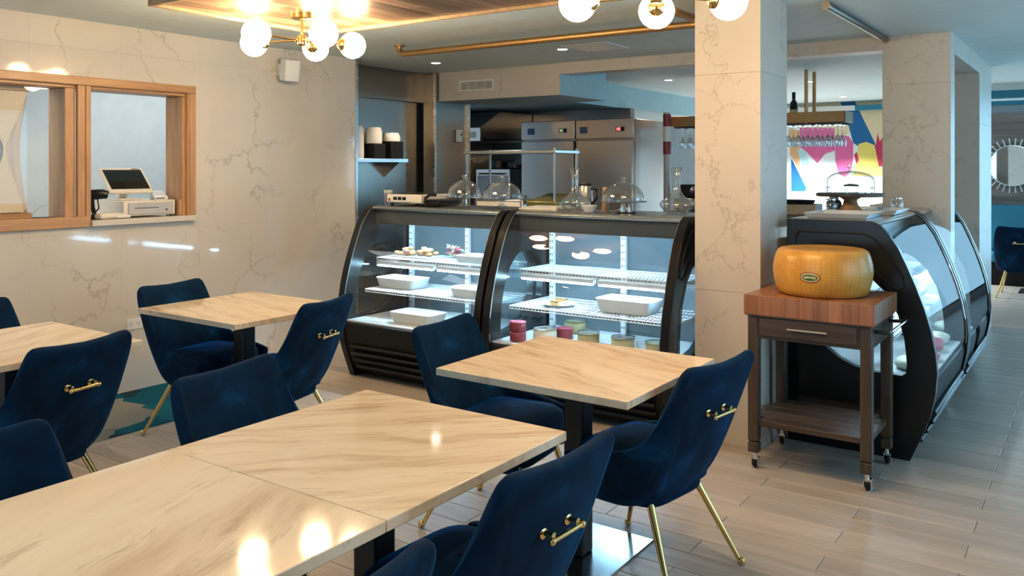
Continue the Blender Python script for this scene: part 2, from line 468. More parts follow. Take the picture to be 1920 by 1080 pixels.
# service window: oak frame, mullion, marble counter under the open half, glass in the other half
win = struct(MB().box(WX0, WX1, WY - .022, WY + .02, WZ1 - .055, WZ1).build('window_1', 'oak_h', bevel=.004))
def wp(name, mat, *b_, bevel=.004): return B(*b_).build(name, mat, win, bevel=bevel)
wp('frame_stile', 'oak', WX1 - .05, WX1, WY - .022, WY + .02, WZ0 + .04, WZ1 - .055)
wp('frame_stile', 'oak', WX0, WX0 + .05, WY - .022, WY + .02, WZ0 + .06, WZ1 - .055)
wp('mullion', 'oak', 2.868, 2.918, WY - .012, WY + .02, WZ0 + .06, WZ1 - .055)
wp('mullion', 'oak', 2.918, 2.952, WY - .018, WY + .012, WZ0 + .04, WZ1 - .055)
wp('bottom_rail', 'oak_h', WX0, 2.945, WY - .026, WY + .03, WZ0, WZ0 + .07)
wp('head_lining', 'oak_h', WX0 + .02, WX1 - .02, WY + .02, WY + .225, WZ1 - .075, WZ1 - .04)
wp('jamb_lining', 'oak', WX1 - .085, WX1 - .035, WY + .02, WY + .225, WZ0 + .03, WZ1 - .075)
wp('jamb_stop', 'oak', WX1 - .062, WX1 - .042, WY - .012, WY + .03, WZ0 + .04, WZ1 - .055)
wp('jamb_lining', 'oak', 2.80, 2.868, WY + .02, WY + .225, WZ0 + .03, WZ1 - .075)
wp('sill_board', 'oak_h', WX0, 2.9, WY + .03, WY + .225, WZ0 + .03, WZ0 + .055)
wp('stone_counter', 'marble', 2.945, WX1 - .008, WY - .05, WY + .62, WZ0 + .003, WZ0 + .042, bevel=.003)
wp('pane', 'pane', WX0 + .04, 2.80, WY + .10, WY + .104, WZ0 + .05, WZ1 - .07, bevel=0)

# small back room behind the service window
struct(B(-3.0, 5.34, 7.3, 7.42, 0, CEIL).build('wall_back_room', 'white_wall', smooth=0))
struct(B(5.22, 5.34, WY + .24, 7.3, 0, CEIL).build('wall_back_room_side', 'white_wall', smooth=0))
struct(B(-.2, -.1, WY + .23, 7.3, 0, CEIL).build('wall_back_room_end', 'white_wall', smooth=0))
area_light('back_room_area_light', (1.2, 6.3, CEIL - .03), (0, 0, 0), 2.2, 1.2, 36, (.95, .97, 1.0))
area_light('back_room_area_light', (4.35, 6.4, CEIL - .03), (0, 0, 0), 1.4, 1.2, 15, (.92, .97, 1.0))  # second unseen panel, added to brighten the right half of the back room

struct(MB().box(.08, 2.32, 5.68, 5.70, CEIL - .05, CEIL - .001).box(.08, 2.32, 6.90, 6.92, CEIL - .05, CEIL - .001).box(.08, .10, 5.70, 6.90, CEIL - .05, CEIL - .001).box(2.30, 2.32, 5.70, 6.90, CEIL - .05, CEIL - .001).build('trim_4', 'white_plastic', smooth=0))

# ---- outer walls
struct(MB().box(-3.2, -3.0, -3.2, .9, 0, CEIL).box(-3.2, -3.0, 3.5, 8.2, 0, CEIL).box(-3.2, -3.0, .9, 3.5, 0, .5).box(-3.2, -3.0, .9, 3.5, 2.4, CEIL).build('wall_back', 'grey_wall', smooth=0))
f = MB().box(-3.15, -3.05, .9, 3.5, .5, .55).box(-3.15, -3.05, .9, 3.5, 2.35, 2.4)
for y in (.9, 2.175, 3.45): f.box(-3.15, -3.05, y, y + .05, .55, 2.35)
wo = struct(f.build('window_8', 'black_metal', smooth=0))
B(-3.112, -3.106, .95, 3.45, .55, 2.35).build('pane', 'pane', wo, smooth=0)
struct(MB().box(13.0, 13.2, -3.2, -2.8, 0, CEIL).box(13.0, 13.2, .3, 8.2, 0, CEIL).box(13.0, 13.2, -2.8, .3, 2.4, CEIL).box(13.0, 13.2, -2.8, .3, 0, .2).build('wall_far', 'grey_wall', smooth=0))
f = MB().box(13.05, 13.15, -2.8, .3, .2, .25).box(13.05, 13.15, -2.8, .3, 2.35, 2.4)
for y in (-2.8, -1.79, -.76, .25): f.box(13.05, 13.15, y, y + .05, .25, 2.35)
wo = struct(f.build('window_9', 'black_metal', smooth=0))
B(13.106, 13.112, -2.75, .25, .25, 2.35).build('pane', 'pane', wo, smooth=0)
wr = MB(); WIN = [(2.4, 5.2), (6.0, 8.2)]  # farther opening is added, unseen, for more light on the right side
wr.box(-3.0, 13.0, -3.2, -3.0, 0, .45); wr.box(-3.0, 13.0, -3.2, -3.0, 2.4, CEIL)
edges = [-3.0] + [e for w_ in WIN for e in w_] + [13.0]
for a, b in zip(edges[::2], edges[1::2]): wr.box(a, b, -3.2, -3.0, .45, 2.4)
struct(wr.build('wall_right', 'grey_wall', smooth=0))
for n, (a, b) in enumerate(WIN):
    f = MB()
    f.box(a, b, -3.15, -3.05, .45, .50); f.box(a, b, -3.15, -3.05, 2.35, 2.4)
    for x in (a, (a + b) / 2 - .025, b - .05): f.box(x, x + .05, -3.15, -3.05, .5, 2.35)
    wo = struct(f.build('window_%d' % (n + 2), 'black_metal', smooth=0))
    B(a + .05, b - .05, -3.112, -3.106, .5, 2.35).build('pane', 'pane', wo, smooth=0)

# ---- pillars clad in beige marble slabs
def pillar(name, x0, x1, y0, y1, rows, mat='marble_pillar', ztop=CEIL):
    c = struct(B(x0 + .01, x1 - .01, y0 + .01, y1 - .01, 0, ztop).build(name, 'grout', smooth=0))
    for za, zb in zip(rows, rows[1:]):
        g = .0007
        B(x0, x0 + .011, y0, y1, za + g, zb - g).build('slab', mat, c, smooth=0)
        B(x0 + .0115, x1, y0, y0 + .011, za + g, zb - g).build('slab', mat, c, smooth=0)
        B(x0 + .0115, x1, y1 - .011, y1, za + g, zb - g).build('slab', mat, c, smooth=0)
        B(x1 - .0095, x1 + .001, y0 + .0115, y1 - .0115, za + g, zb - g).build('slab', mat, c, smooth=0)
    return c
pillar('wall_pillar_near', 4.50, 4.965, 1.512, 1.885, [0, .84, 2.04, CEIL])
pillar('wall_pillar_middle', BX, BX + .19, .875, 1.322, [0, .95, 2.12, CEIL])
pillar('wall_pillar_far', 8.30, 9.24, .875, 1.322, [0, .95, 1.9, CEIL])

# ---- beams and soffits
bulk = struct(B(BX, BX + .19, 1.322, 4.09, 2.375, CEIL).build('ceiling_beam', 'marble_pillar', smooth=0))
struct(B(BX + .191, 8.30, .875, 1.10, 2.335, CEIL).build('ceiling_beam_side', 'marble_pillar', smooth=0))
kb = struct(B(BX + .011, 7.50, 4.09, 8.2, 2.185, CEIL).build('ceiling_soffit', 'ceil_kitchen', smooth=0))
B(BX, BX + .0105, 4.09, 4.75, 2.185, CEIL - .001).build('slab', 'marble_pillar', kb, smooth=0)
B(BX, BX + .0105, 4.7515, 5.52, 2.185, CEIL - .001).build('slab', 'marble_pillar', kb, smooth=0)
B(BX + .012, 7.50, 4.088, 4.0899, 2.186, CEIL - .001).build('side_panel', 'blue_soffit', kb, smooth=0)
kb2 = struct(B(7.5005, 12.0, 4.65, 8.2, 2.215, CEIL).build('ceiling_soffit_back', 'ceil_kitchen', smooth=0))
B(7.51, 12.0, 4.648, 4.6499, 2.216, CEIL - .001).build('side_panel', 'blue_soffit', kb2, smooth=0)

# ---- steel clad alcove beside the kitchen
AY = 5.73
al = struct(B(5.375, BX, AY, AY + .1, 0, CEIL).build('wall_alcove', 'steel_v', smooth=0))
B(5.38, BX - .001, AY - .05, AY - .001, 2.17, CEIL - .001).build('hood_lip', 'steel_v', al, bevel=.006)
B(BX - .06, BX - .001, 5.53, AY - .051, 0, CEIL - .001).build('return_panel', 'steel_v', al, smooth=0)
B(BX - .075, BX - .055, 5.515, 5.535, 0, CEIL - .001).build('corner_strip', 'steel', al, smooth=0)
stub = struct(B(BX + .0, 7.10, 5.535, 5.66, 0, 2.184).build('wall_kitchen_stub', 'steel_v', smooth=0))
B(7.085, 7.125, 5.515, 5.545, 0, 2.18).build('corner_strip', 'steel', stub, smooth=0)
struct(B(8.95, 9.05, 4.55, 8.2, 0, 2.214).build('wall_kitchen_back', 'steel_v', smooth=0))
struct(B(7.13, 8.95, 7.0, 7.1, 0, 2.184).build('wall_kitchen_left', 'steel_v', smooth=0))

# ---- timber ceiling panel over the tables (planks with a lit oak edge)
PX0, PX1, PY0, PY1, PZ = 2.56, 3.775, -.6, 4.13, 2.372
cp = struct(B(PX0 + .03, PX1 - .03, PY0 + .03, PY1 - .03, PZ + .03, CEIL - .001).build('ceiling_panel', 'panel_wood', smooth=0))
for (a, b, c, d) in [(PX0, PX1, PY1 - .028, PY1), (PX0, PX1, PY0, PY0 + .028), (PX0, PX0 + .028, PY0 + .0281, PY1 - .0281), (PX1 - .028, PX1, PY0 + .0281, PY1 - .0281)]:
    B(a, b, c, d, PZ, CEIL - .002).build('edge_board', 'trim_wood', cp, bevel=.003)
pb = B(0, .6, 0, .114, 0, .012).build('plank', 'panel_wood', cp, bevel=.0015)
y = PY0 + .03; k = 0; first = True
while y < PY1 - .03 - .05:
    wd = min(.115, PY1 - .03 - y)
    brk = [PX0 + .03, PX0 + .03 + [.45, .72, .3, .88][k % 4], PX1 - .03]
    for a, b in zip(brk, brk[1:]):
        c = pb if first else link_copy(pb, cp); first = False
        c.location = (a, y, PZ + .016); c.scale = ((b - a - .001) / .6, (wd - .001) / .114, 1)
    y += .115; k += 1

# ================================================================== CHANDELIERS
def chandelier(name, label, c, angs, zz=-.147):
    t = thing(name, label, 'chandelier', (c[0], c[1], PZ + .015), 0, 'brass globe ceiling lights on the timber panel')
    MB().lathe([(0, 0), (.062, 0), (.062, -.022), (.05, -.028), (0, -.028)], 28).build('canopy', 'brass', t)
    MB().tube([(0, 0, -.02), (0, 0, zz)], .009, 12).build('stem', 'brass', t)
    hub = MB().lathe([(0, zz + .03), (.02, zz + .03), (.026, zz + .02), (.026, zz - .02), (.018, zz - .03), (0, zz - .03)], 20).build('hub', 'brass', t)
    for k, (an, L) in enumerate(angs):
        dx, dy = math.cos(an), math.sin(an)
        a = MB().tube([(dx * .02, dy * .02, zz), (dx * (L - .085), dy * (L - .085), zz)], .0055, 8).build('arm', 'brass', t)
        MB().ball((dx * .034, dy * .034, zz), .011, 10, 8).build('joint', 'brass', a)
        rot = Matrix.Rotation(an, 3, 'Z')
        cup = MB().lathe([(0, L - .095), (.018, L - .092), (.036, L - .075), (.038, L - .062), (.03, L - .055), (0, L - .052)], 18, (0, 0, 0), 'x')
        cup.v = [tuple(rot @ Vector((x, y_, z + 0)) + Vector((0, 0, zz))) for x, y_, z in cup.v]
        cup.build('cap', 'brass', a)
        MB().ball((dx * L, dy * L, zz), .077, 28, 18).build('globe', 'globe', t)
    return t
C1 = (3.25, 3.72)
chandelier('globe_chandelier', 'brass ceiling light with five glowing globes below the timber panel corner, fully in view', C1, [(R(k), .315) for k in (180, 250, 34, -18, 107)])
C2 = (3.065, 1.446)
chandelier('globe_chandelier', 'brass globe ceiling light cut off by the top edge in front of the near pillar', C2, [(R(k), .335) for k in (98, 25, -35, 152, -95)], zz=-.185)

# ================================================================== CHAIRS
def chair_shell():
    # U-shaped velvet shell: s runs from the front of the left arm round the back to the front of the right arm
    ZB = .30
    def level(z):
        t = max(0, (z - ZB) / (.83 - ZB))
        yb = -.125 - .205 * t ** .8
        wd = .236 + .024 * math.sin(min(1, t * 1.9) * math.pi / 2)
        r = .115 - .058 * t
        return yb, wd, r
    def path(z, d):         # d 0..1 from the middle of the back to the arm end
        yb, wd, r = level(z); yf = .205
        Lb = wd - r; bow = .016
        if d < .46:
            x = d / .46 * Lb; yv = yb + bow * (x / Lb) ** 2
        elif d < .66:
            a = (d - .46) / .20 * math.pi / 2; x = Lb + r * math.sin(a); yv = yb + bow + (r - bow) * (1 - math.cos(a))
        else:
            x = wd; yv = yb + r + (yf - yb - r) * (d - .66) / .34
        return x, yv
    keys = [(0, .828), (.25, .833), (.42, .840), (.48, .838), (.52, .826), (.54, .806), (.56, .780), (.58, .732), (.60, .675), (.62, .622), (.64, .580), (.66, .552), (.70, .523), (.76, .499), (.85, .480), (.92, .468), (1, .450)]
    def ztop(d):
        for (a, u), (b, v) in zip(keys, keys[1:]):
            if d <= b: return u + (v - u) * (d - a) / (b - a)
        return .445
    ds = [k / 9 * .36 for k in range(9)] + [.36, .40, .43, .46, .48, .50, .52, .54, .56, .58, .60, .62, .64, .66, .70, .75, .80, .86, .92, .97, 1.0]
    ss = [-d for d in ds[:0:-1]] + ds
    NT = 14; rows = []
    for j in range(NT):
        row = []
        for sd in ss:
            d = abs(sd); zt = ztop(d); t = j / (NT - 1); z = ZB + (zt - ZB) * t
            x, yv = path(z, d)
            if t < .2:                     # tuck the bottom edge inwards
                k = 1 - .15 * (1 - t / .2) ** 2
                x *= k; yv = yv * k + .02 * (1 - k)
            row.append((x if sd >= 0 else -x, yv, z))
        rows.append(row)
    return rows
def make_chair(label):
    t = thing('velvet_chair', label, 'chair')
    rows = chair_shell()
    o = MB().grid(rows).build('shell', 'velvet', t, smooth=80)
    sm = o.modifiers.new('thick', 'SOLIDIFY'); sm.thickness = .04; sm.offset = 0
    sb = o.modifiers.new('sub', 'SUBSURF'); sb.levels = 1; sb.render_levels = 2
    # piping along the shell's upper edge
    # seat cushion
    outl = []
    for k in range(40):
        a = 2 * math.pi * k / 40; ca, sa = math.cos(a), math.sin(a)
        x = .222 * abs(ca) ** .42 * (1 if ca >= 0 else -1); yv = .025 + .20 * abs(sa) ** .42 * (1 if sa >= 0 else -1)
        outl.append((x, yv))
    def ring(sc, z, dz=0): return [((x) * sc, .025 + (yv - .025) * sc, z + (dz * (yv + .2) if dz else 0)) for x, yv in outl]
    rws = [ring(.02, .325), ring(.80, .325), ring(.96, .34), ring(1.0, .39), ring(1.0, .43), ring(.975, .455), ring(.86, .476), ring(.55, .487), ring(.02, .49)]
    MB().grid(rws, closed=True).build('seat', 'velvet', t, smooth=80)
    # seat pan
    MB().prism([(x * .86, .02 + (yv - .02) * .86) for x, yv in outl], .292, .33).build('seat_pan', 'velvet', t, bevel=.012)
    for sx in (-1, 1):
        for (ya, yb2, xa, xb) in ((-.115, -.262, .155, .238), (.165, .262, .165, .225)):
            leg = MB().tube([(sx * xa, ya, .305), (sx * (xa + (xb - xa) * .96), ya + (yb2 - ya) * .96, .018)], [.0145, .0085], 14).build('leg', 'brass', t)
            MB().ball((sx * xb, yb2, .0155), .0155, 14, 10).build('foot_ball', 'brass', leg)
    # brass pull handle on the outside of the back
    h = MB()
    zc = .655
    yb = -.125 - .205 * ((zc - .30) / .53) ** .8 - .020
    h.tube([(-.062, yb - .034, zc - .012), (.062, yb - .034, zc - .012)], .0062, 12)
    hd = h.build('handle', 'brass', t)
    for sx in (-1, 1):
        r_ = MB().lathe([(0, 0), (.0155, 0), (.0155, .004), (.007, .008), (.006, .03), (.009, .034), (0, .036)], 14, (0, 0, 0), 'y').build('rose', 'brass', hd)
        r_.rotation_euler = (0, 0, math.pi); r_.location = (sx * .052, yb + .004, zc - .004)
        MB().ball((sx * .064, yb - .034, zc - .012), .0095, 12, 8).build('knob', 'brass', hd)
    return t
GC = 'blue velvet dining chairs at the marble tables'
chairs = [
    ('blue velvet chair at the middle table with its handle facing the serving cart', (2.975, 1.435), R(-9)),
    ('blue velvet chair between the middle single table and the pastry case', (2.985, 2.13), R(180 + 6)),
    ('blue velvet chair in the foreground with a brass handle, overlapping the steel base plate', (1.775, 1.39), R(-3)),
    ('blue velvet chair backrest peeking up at the bottom edge of the picture', (.99, 1.345), R(0)),
    ('blue velvet chair backrest seen behind the far end of the joined tables', (1.89, 2.19), R(180 + 9)),
    ('blue velvet chair backrest at the left edge behind the joined tables', (.955, 2.08), R(180)),
    ('blue velvet chair with a brass handle, leftmost of those showing handles', (1.745, 3.665), R(10)),
    ('blue velvet chair with its seat visible, next to the marble wall and teal rug', (3.02, 4.25), R(180 + 8)),
    ('blue velvet chair with a brass handle in front of the pastry case corner', (3.015, 3.635), R(14)),
    ('blue velvet chair cut off by the left edge close to the marble wall', (1.93, 4.46), R(180)),
]
ch0 = make_chair(chairs[0][0]); ch0['group'] = GC
ch0.location = (*chairs[0][1], 0); ch0.rotation_euler = (0, 0, chairs[0][2])
for lab, (x, y), a in chairs[1:]: copy_thing(ch0, (x, y, 0), a, lab, GC)
copy_thing(ch0, (11.55, .78, 0), R(-90), 'distant blue velvet chair below the round sunburst mirror', GC)

# ================================================================== TABLES
def table(label, x0, x1, y0, y1, ang, plate='plate_steel', fine=1.0):
    cx, cy_ = (x0 + x1) / 2, (y0 + y1) / 2
    t = thing('marble_table', label, 'table', (cx, cy_, 0), 0, 'square marble dining tables')
    hx, hy = (x1 - x0) / 2, (y1 - y0) / 2
    m = streak_marble('streaked_marble_top', ang, (cx * 3.1, cy_ * 1.7, 0), fine)
    B(-hx, hx, -hy, hy, .722, .75).build('tabletop', m, t, bevel=.0025)
    B(-.20, .20, -.20, .20, .705, .7215).build('mounting_plate', 'black_metal', t)
    B(-.043, .043, -.043, .043, .0065, .705).build('column', 'black_metal', t, bevel=.008)
    B(-.27, .27, -.20, .20, .0004, .006).build('base_plate', plate, t, bevel=.002)
    return t
table('square marble table standing alone in front of the pastry case', 2.515, 3.28, 1.29, 2.115, R(73))
table('marble table with fine streaks at the far end of the joined pair', 1.372, 2.135, 1.294, 2.11, R(-49))
table('marble table with bold diagonal veins at the bottom left, joined to another', .607, 1.370, 1.294, 2.11, R(18), fine=.42)
table('square marble table beside the marble wall and outlet', 2.635, 3.395, 3.50, 4.345, R(80))
table('square marble table cut off by the left edge below the window', 1.40, 2.165, 3.53, 4.33, R(25))

# ================================================================== CURVED DISPLAY CASES
# section (u outwards from the back, z): flat top, curved glass front, tapering plinth
OUT = [(0, .0), (0, 1.235), (.44, 1.235), (.485, 1.215), (.53, 1.165), (.575, 1.10), (.617, 1.008), (.66, .905), (.70, .795), (.732, .68), (.752, .57), (.76, .47), (.752, .36), (.73, .25), (.70, .165), (.665, .08), (.632, .0)]
HOLE = [(.40, .958), (.448, .935), (.514, .872), (.579, .754), (.610, .63), (.622, .50), (.618, .452), (.595, .435), (.461, .437), (.36, .455), (.28, .49), (.20, .55), (.145, .64), (.125, .75), (.14, .86), (.19, .925), (.27, .958)]
def ray_poly(c, a, poly):
    dx, dz = math.cos(a), math.sin(a); best = None
    for (x0, z0), (x1, z1) in zip(poly, poly[1:] + poly[:1]):
        ex, ez = x1 - x0, z1 - z0; den = dx * ez - dz * ex
        if abs(den) < 1e-9: continue
        t = ((x0 - c[0]) * ez - (z0 - c[1]) * ex) / den; q = ((x0 - c[0]) * dz - (z0 - c[1]) * dx) / den
        if t > 0 and -1e-6 <= q <= 1 + 1e-6 and (best is None or t > best): best = t
    return (c[0] + dx * best, c[1] + dz * best)
def end_panel(x0, x1):
    c = (.40, .66); angs = {math.atan2(z - c[1], u - c[0]) for u, z in OUT + HOLE}
    angs |= {2 * math.pi * k / 72 - math.pi for k in range(72)}
    o, h = [], []
    for a in sorted(angs): o.append(ray_poly(c, a, OUT)); h.append(ray_poly(c, a, HOLE))
    n = len(o); mb = MB()
    vs = [(x, -u, z) for x in (x0, x1) for ring in (o, h) for u, z in ring]
    fs = []
    for k in range(n):
        k2 = (k + 1) % n
        fs += [(k, k2, n + k2, n + k), (2 * n + k2, 2 * n + k, 3 * n + k, 3 * n + k2), (k2, k, 2 * n + k, 2 * n + k2), (n + k, n + k2, 3 * n + k2, 3 * n + k)]
    mb.add(vs, fs); return mb
GL = [(.452, 1.222), (.485, 1.203), (.525, 1.155), (.567, 1.093), (.608, 1.003), (.651, .90), (.690, .79), (.721, .68), (.741, .57), (.748, .47), (.742, .415)]
def wire_shelf(L, depth, z, t, u0):
    # white wire grid shelf: frame and rods
    mb = MB(); r = .0022
    for u in (u0, u0 + depth):
        mb.tube([(0, -u, z), (L, -u, z)], .004, 6); mb.tube([(0, -u, z - .016), (L, -u, z - .016)], .003, 6)
    n = int(L / .024)
    for k in range(n + 1):
        x = L * k / n; mb.tube([(x, -u0, z + .003), (x, -(u0 + depth), z + .003)], r, 4, False)
        mb.tube([(x, -(u0 + depth), z), (x, -(u0 + depth), z - .016)], r, 4, False)
    for k in range(1, 5): mb.tube([(0, -(u0 + depth * k / 5), z), (L, -(u0 + depth * k / 5), z)], r, 4, False)
    return mb
def display_case(label, loc, rotz, L, notch=None, led='led'):
    t = thing('display_case', label, 'display case', loc, rotz, 'curved glass refrigerated display cases')
    T = .052
    for x in (0, L - T):
        p = end_panel(x, x + T).build('end_panel', 'black_gloss', t, bevel=.006)
        xs_ = x - .0035 if x == 0 else x + T + .0035
        ring = [(u, z) for u, z in HOLE]
        MB().tube([(xs_, -u, z) for u, z in ring + ring[:1]], .004, 8, False).build('window_gasket', 'black', p)
        emb = [(.07, 1.17), (.40, 1.17), (.46, 1.145), (.54, 1.05), (.60, .95), (.605, .90), (.575, .885), (.53, .91), (.45, .985), (.36, 1.01), (.10, 1.02), (.055, 1.05), (.05, 1.14)]
        MB().tube([(xs_, -u, z) for u, z in emb + emb[:1]], .005, 8, False).build('moulded_rim', 'black', p)
        pane = MB().prism([(-u, z) for u, z in HOLE], x + T / 2 - .002, x + T / 2 + .002, 'x').build('side_window', 'case_glass', p, smooth=0)
        xe = x + T + .004 if x == 0 else x - .004
        MB().tube([(xe, -u - .003, z) for u, z in GL], .0024, 6).build('glass_edge_strip', 'chrome', p)
    x0, x1 = T + .001, L - T - .001
    # plinth
    pl = [(0.0, .03), (.60, .03), (.655, .09), (.69, .17), (.718, .25), (.738, .36), (.735, .405), (.715, .412), (0, .412)]
    bx = [(x0, x1)] if not notch else [(x0, notch[0]), (notch[1], x1)]
    for a, b in bx: base = MB().prism([(-u, z) for u, z in pl], a, b, 'x').build('plinth', 'black', t, bevel=.006)
    for k in range(4):
        z = .085 + k * .052; u = .655 + .52 * (z - .09) + (.012 if z < .2 else -.004)
        MB().obox(((x0 + x1) / 2, -u + .004, z), (x1 - x0 - .1, .03, .022), Matrix.Rotation(R(-24), 3, 'X')).build('grille_slat', 'black_gloss', base, bevel=.005)
    # white display deck
    a, b = (x0, x1)
    B(a, b if not notch else notch[0], -.715, -.02, .4125, .422).build('deck', 'ceramic', t)
    # back wall with two sliding doors
    for k in range(2):
        xa = x0 + (x1 - x0) * k / 2
        if notch and k == 1: continue
        B(xa, xa + (x1 - x0) / 2 - .001, -.028, -.012 + .006 * k, .4125, 1.13).build('sliding_door', 'back_door', t, bevel=.003)
    # top: steel counter with rounded front rail and inner header
    for a, b in bx:
        MB().prism([(0, 1.205), (0, 1.236), (-.41, 1.236), (-.445, 1.231), (-.458, 1.218), (-.452, 1.204), (-.43, 1.20)], a, b, 'x').build('counter_top', 'steel', t, bevel=.002)
    B(x0, x1 if not notch else notch[0], -.42, -.36, 1.10, 1.199).build('header', 'header_grey', t, bevel=.006)
    B(x0, x1 if not notch else notch[0], -.355, -.03, 1.178, 1.199).build('ceiling_liner', 'header_grey', t)
    # curved glass
    rows = [[(x, -u, z) for u, z in GL] for x in (x0 + .002, x1 - .002)]
    MB().grid(rows).build('curved_glass', 'case_glass', t, smooth=80)
    # shelves in two halves, standards, led strips
    mid = (x0 + x1) / 2
    stds = [x0 + .03, mid, x1 - .03] if not notch else [x0 + .03]
    for xs_ in stds:
        s_ = B(xs_ - .018, xs_ + .018, -.062, -.032, .423, 1.175).build('shelf_standard', 'white_wire', t, bevel=.002)
        hl = MB()
        for k in range(15):
            for dx in (-.008, .008): hl.box(xs_ + dx - .003, xs_ + dx + .003, -.0632, -.0622, .46 + k * .045, .475 + k * .045)
        hl.build('slots', 'black', s_, smooth=0)
    halves = [(x0 + .012, mid - .004), (mid + .004, x1 - .012)] if not notch else [(x0 + .012, notch[0] - .02)]
    for (a, b) in halves:
        for (z, dep) in ((.845, .355), (.622, .475)):
            sh = wire_shelf(b - a, dep, z, 0, .065); sh.v = [(x + a, y_, z_) for x, y_, z_ in sh.v]
            so = sh.build('wire_shelf', 'white_wire', t, smooth=60)
            for xx in (a + .02, b - .02):
                MB().prism([(-.062, z - .05), (-.062, z - .004), (-.062 - dep * .8, z - .004), (-.062 - dep * .8, z - .014)], xx - .002, xx + .002, 'x').build('bracket', 'white_wire', so, smooth=0)
        st = B(a + .01, b - .01, -.435, -.395, .795, .822).build('light_housing', 'silver', t, bevel=.003)
        B(a + .02, b - .02, -.437, -.405, .786, .7945).build('light_tube', led, st, bevel=.003)
    B(x0 + .03, (x1 if not notch else notch[0]) - .03, -.34, -.315, 1.168, 1.1775).build('light_tube', led, t, bevel=.002)
    return t
L0 = 1.282
display_case('lit glass pastry case at the marble wall, with a white casserole on its deck', (5.045, 4.53, 0), R(-90), L0)
display_case('lit glass pastry case against the near pillar, holding jars and a cake slice', (5.045, 4.53 - L0 - .020, 0), R(-90), L0 - .004)
display_case('curved glass case on the aisle right behind the cheese cart', (4.78, 1.454, 0), 0, L0, led='led3')
display_case('curved glass case farther down the aisle beyond the middle pillar', (4.78 + L0 + .020, 1.454, 0), 0, L0, notch=(BX - 6.07 - .01, BX - 6.07 + .2), led='led3')

# ================================================================== CHEESE CART
CX0, CX1, CY0, CY1 = 4.195, 4.69, .885, 1.475
cart = thing('butcher_block_cart', 'dark wooden serving cart with a thick butcher block top and casters', 'cart', ((CX0 + CX1) / 2, (CY0 + CY1) / 2, 0))
co = cart.location
def cpart(mb, name, mat, parent=None, **k): return mb.build(name, mat, parent or cart, off=tuple(co), **k)
# block top of end-grain staves
blk = cpart(B(CX0 - .009, CX1 + .009, CY0 - .009, CY1 + .009, .779, .784), 'block_underlay', 'butcher')
nst = 9; sw = (CY1 - CY0 + .03) / nst
sm_ = None
for k in range(nst):
    y0 = CY0 - .015 + k * sw
    if sm_ is None:
        sm_ = B(-.2625, .2625, 0, sw - .0004, 0, .097).build('stave', 'butcher', cart, bevel=.0015); st_ = sm_
    else: st_ = link_copy(sm_, cart)
    st_.location = ((CX0 + CX1) / 2 - co[0], y0 - co[1], .7845)
lw = .052
for (x, y) in ((CX0, CY0), (CX0, CY1 - lw), (CX1 - lw, CY0), (CX1 - lw, CY1 - lw)):
    lg = B(x, x + lw, y, y + lw, .145, .778); lg = cpart(lg, 'leg', 'darkwood', bevel=.004)
    cpart(MB().box(x + .004, x + lw - .004, y + .004, y + lw - .004, .137, .146).box(x, x + lw, y, y + lw, .085, .138), 'leg_foot', 'darkwood', lg, bevel=.005)
    cx, cy_ = x + lw / 2, y + lw / 2
    ca = thing_c = cpart(MB().tube([(cx, cy_, .086), (cx, cy_, .06)], .011, 12).obox((cx + .006, cy_ - .002, .055), (.032, .03, .012)).obox((cx + .012, cy_ + .014, .036), (.03, .003, .045)).obox((cx + .012, cy_ - .018, .036), (.03, .003, .045)), 'caster_fork', 'chrome', smooth=35)
    wl = MB().lathe([(0, -.011), (.02, -.011), (.0265, -.007), (.028, 0), (.0265, .007), (.02, .011), (0, .011)], 20, (0, 0, 0), 'y')
    wl.v = [(a + cx + .014, b + cy_ - .002, c + .0285) for a, b, c in wl.v]
    cpart(wl, 'wheel', 'black', ca)
# drawer front and rails
cpart(B(CX0 + .006, CX0 + .026, CY0 + lw, CY1 - lw, .665, .778), 'front_rail', 'darkwood_h', bevel=.002)
dr = cpart(B(CX0 - .004, CX0 + .012, CY0 + lw + .012, CY1 - lw - .008, .682, .770), 'drawer', 'darkwood_h', bevel=.003)
cpart(MB().tube([(CX0 - .012, CY0 + .20, .727), (CX0 - .012, CY1 - .20, .727)], .004, 8).tube([(CX0, CY0 + .21, .727), (CX0 - .012, CY0 + .21, .727)], .003, 6).tube([(CX0, CY1 - .21, .727), (CX0 - .012, CY1 - .21, .727)], .003, 6), 'drawer_pull', 'chrome', dr)
for (y) in (CY0 + .008, CY1 - .028): cpart(B(CX0 + lw, CX1 - lw, y, y + .02, .665, .778), 'side_rail', 'darkwood', bevel=.002)
cpart(B(CX1 - .026, CX1 - .006, CY0 + lw, CY1 - lw, .665, .778), 'back_rail', 'darkwood_h', bevel=.002)
# towel bar on the aisle side
tb = cpart(MB().tube([(CX0 + .06, CY0 - .075, .755), (CX1 - .06, CY0 - .075, .755)], .008, 12), 'towel_bar', 'chrome')
for x in (CX0 + .07, CX1 - .07): cpart(MB().tube([(x, CY0 + .009, .745), (x, CY0 - .05, .748), (x, CY0 - .075, .755)], .009, 10), 'bar_bracket', 'black_metal', tb)
# lower slatted shelf
nsl = 5; slw = (CX1 - CX0 - .02) / nsl
for k in range(nsl):
    x = CX0 + .01 + k * slw
    ya, yb_ = (CY0 + lw + .002, CY1 - lw - .002) if k in (0, nsl - 1) else (CY0 + .012, CY1 - .012)
    cpart(B(x, x + slw - .0015, ya, yb_, .222, .25), 'shelf_slat', 'darkwood_h', bevel=.003)

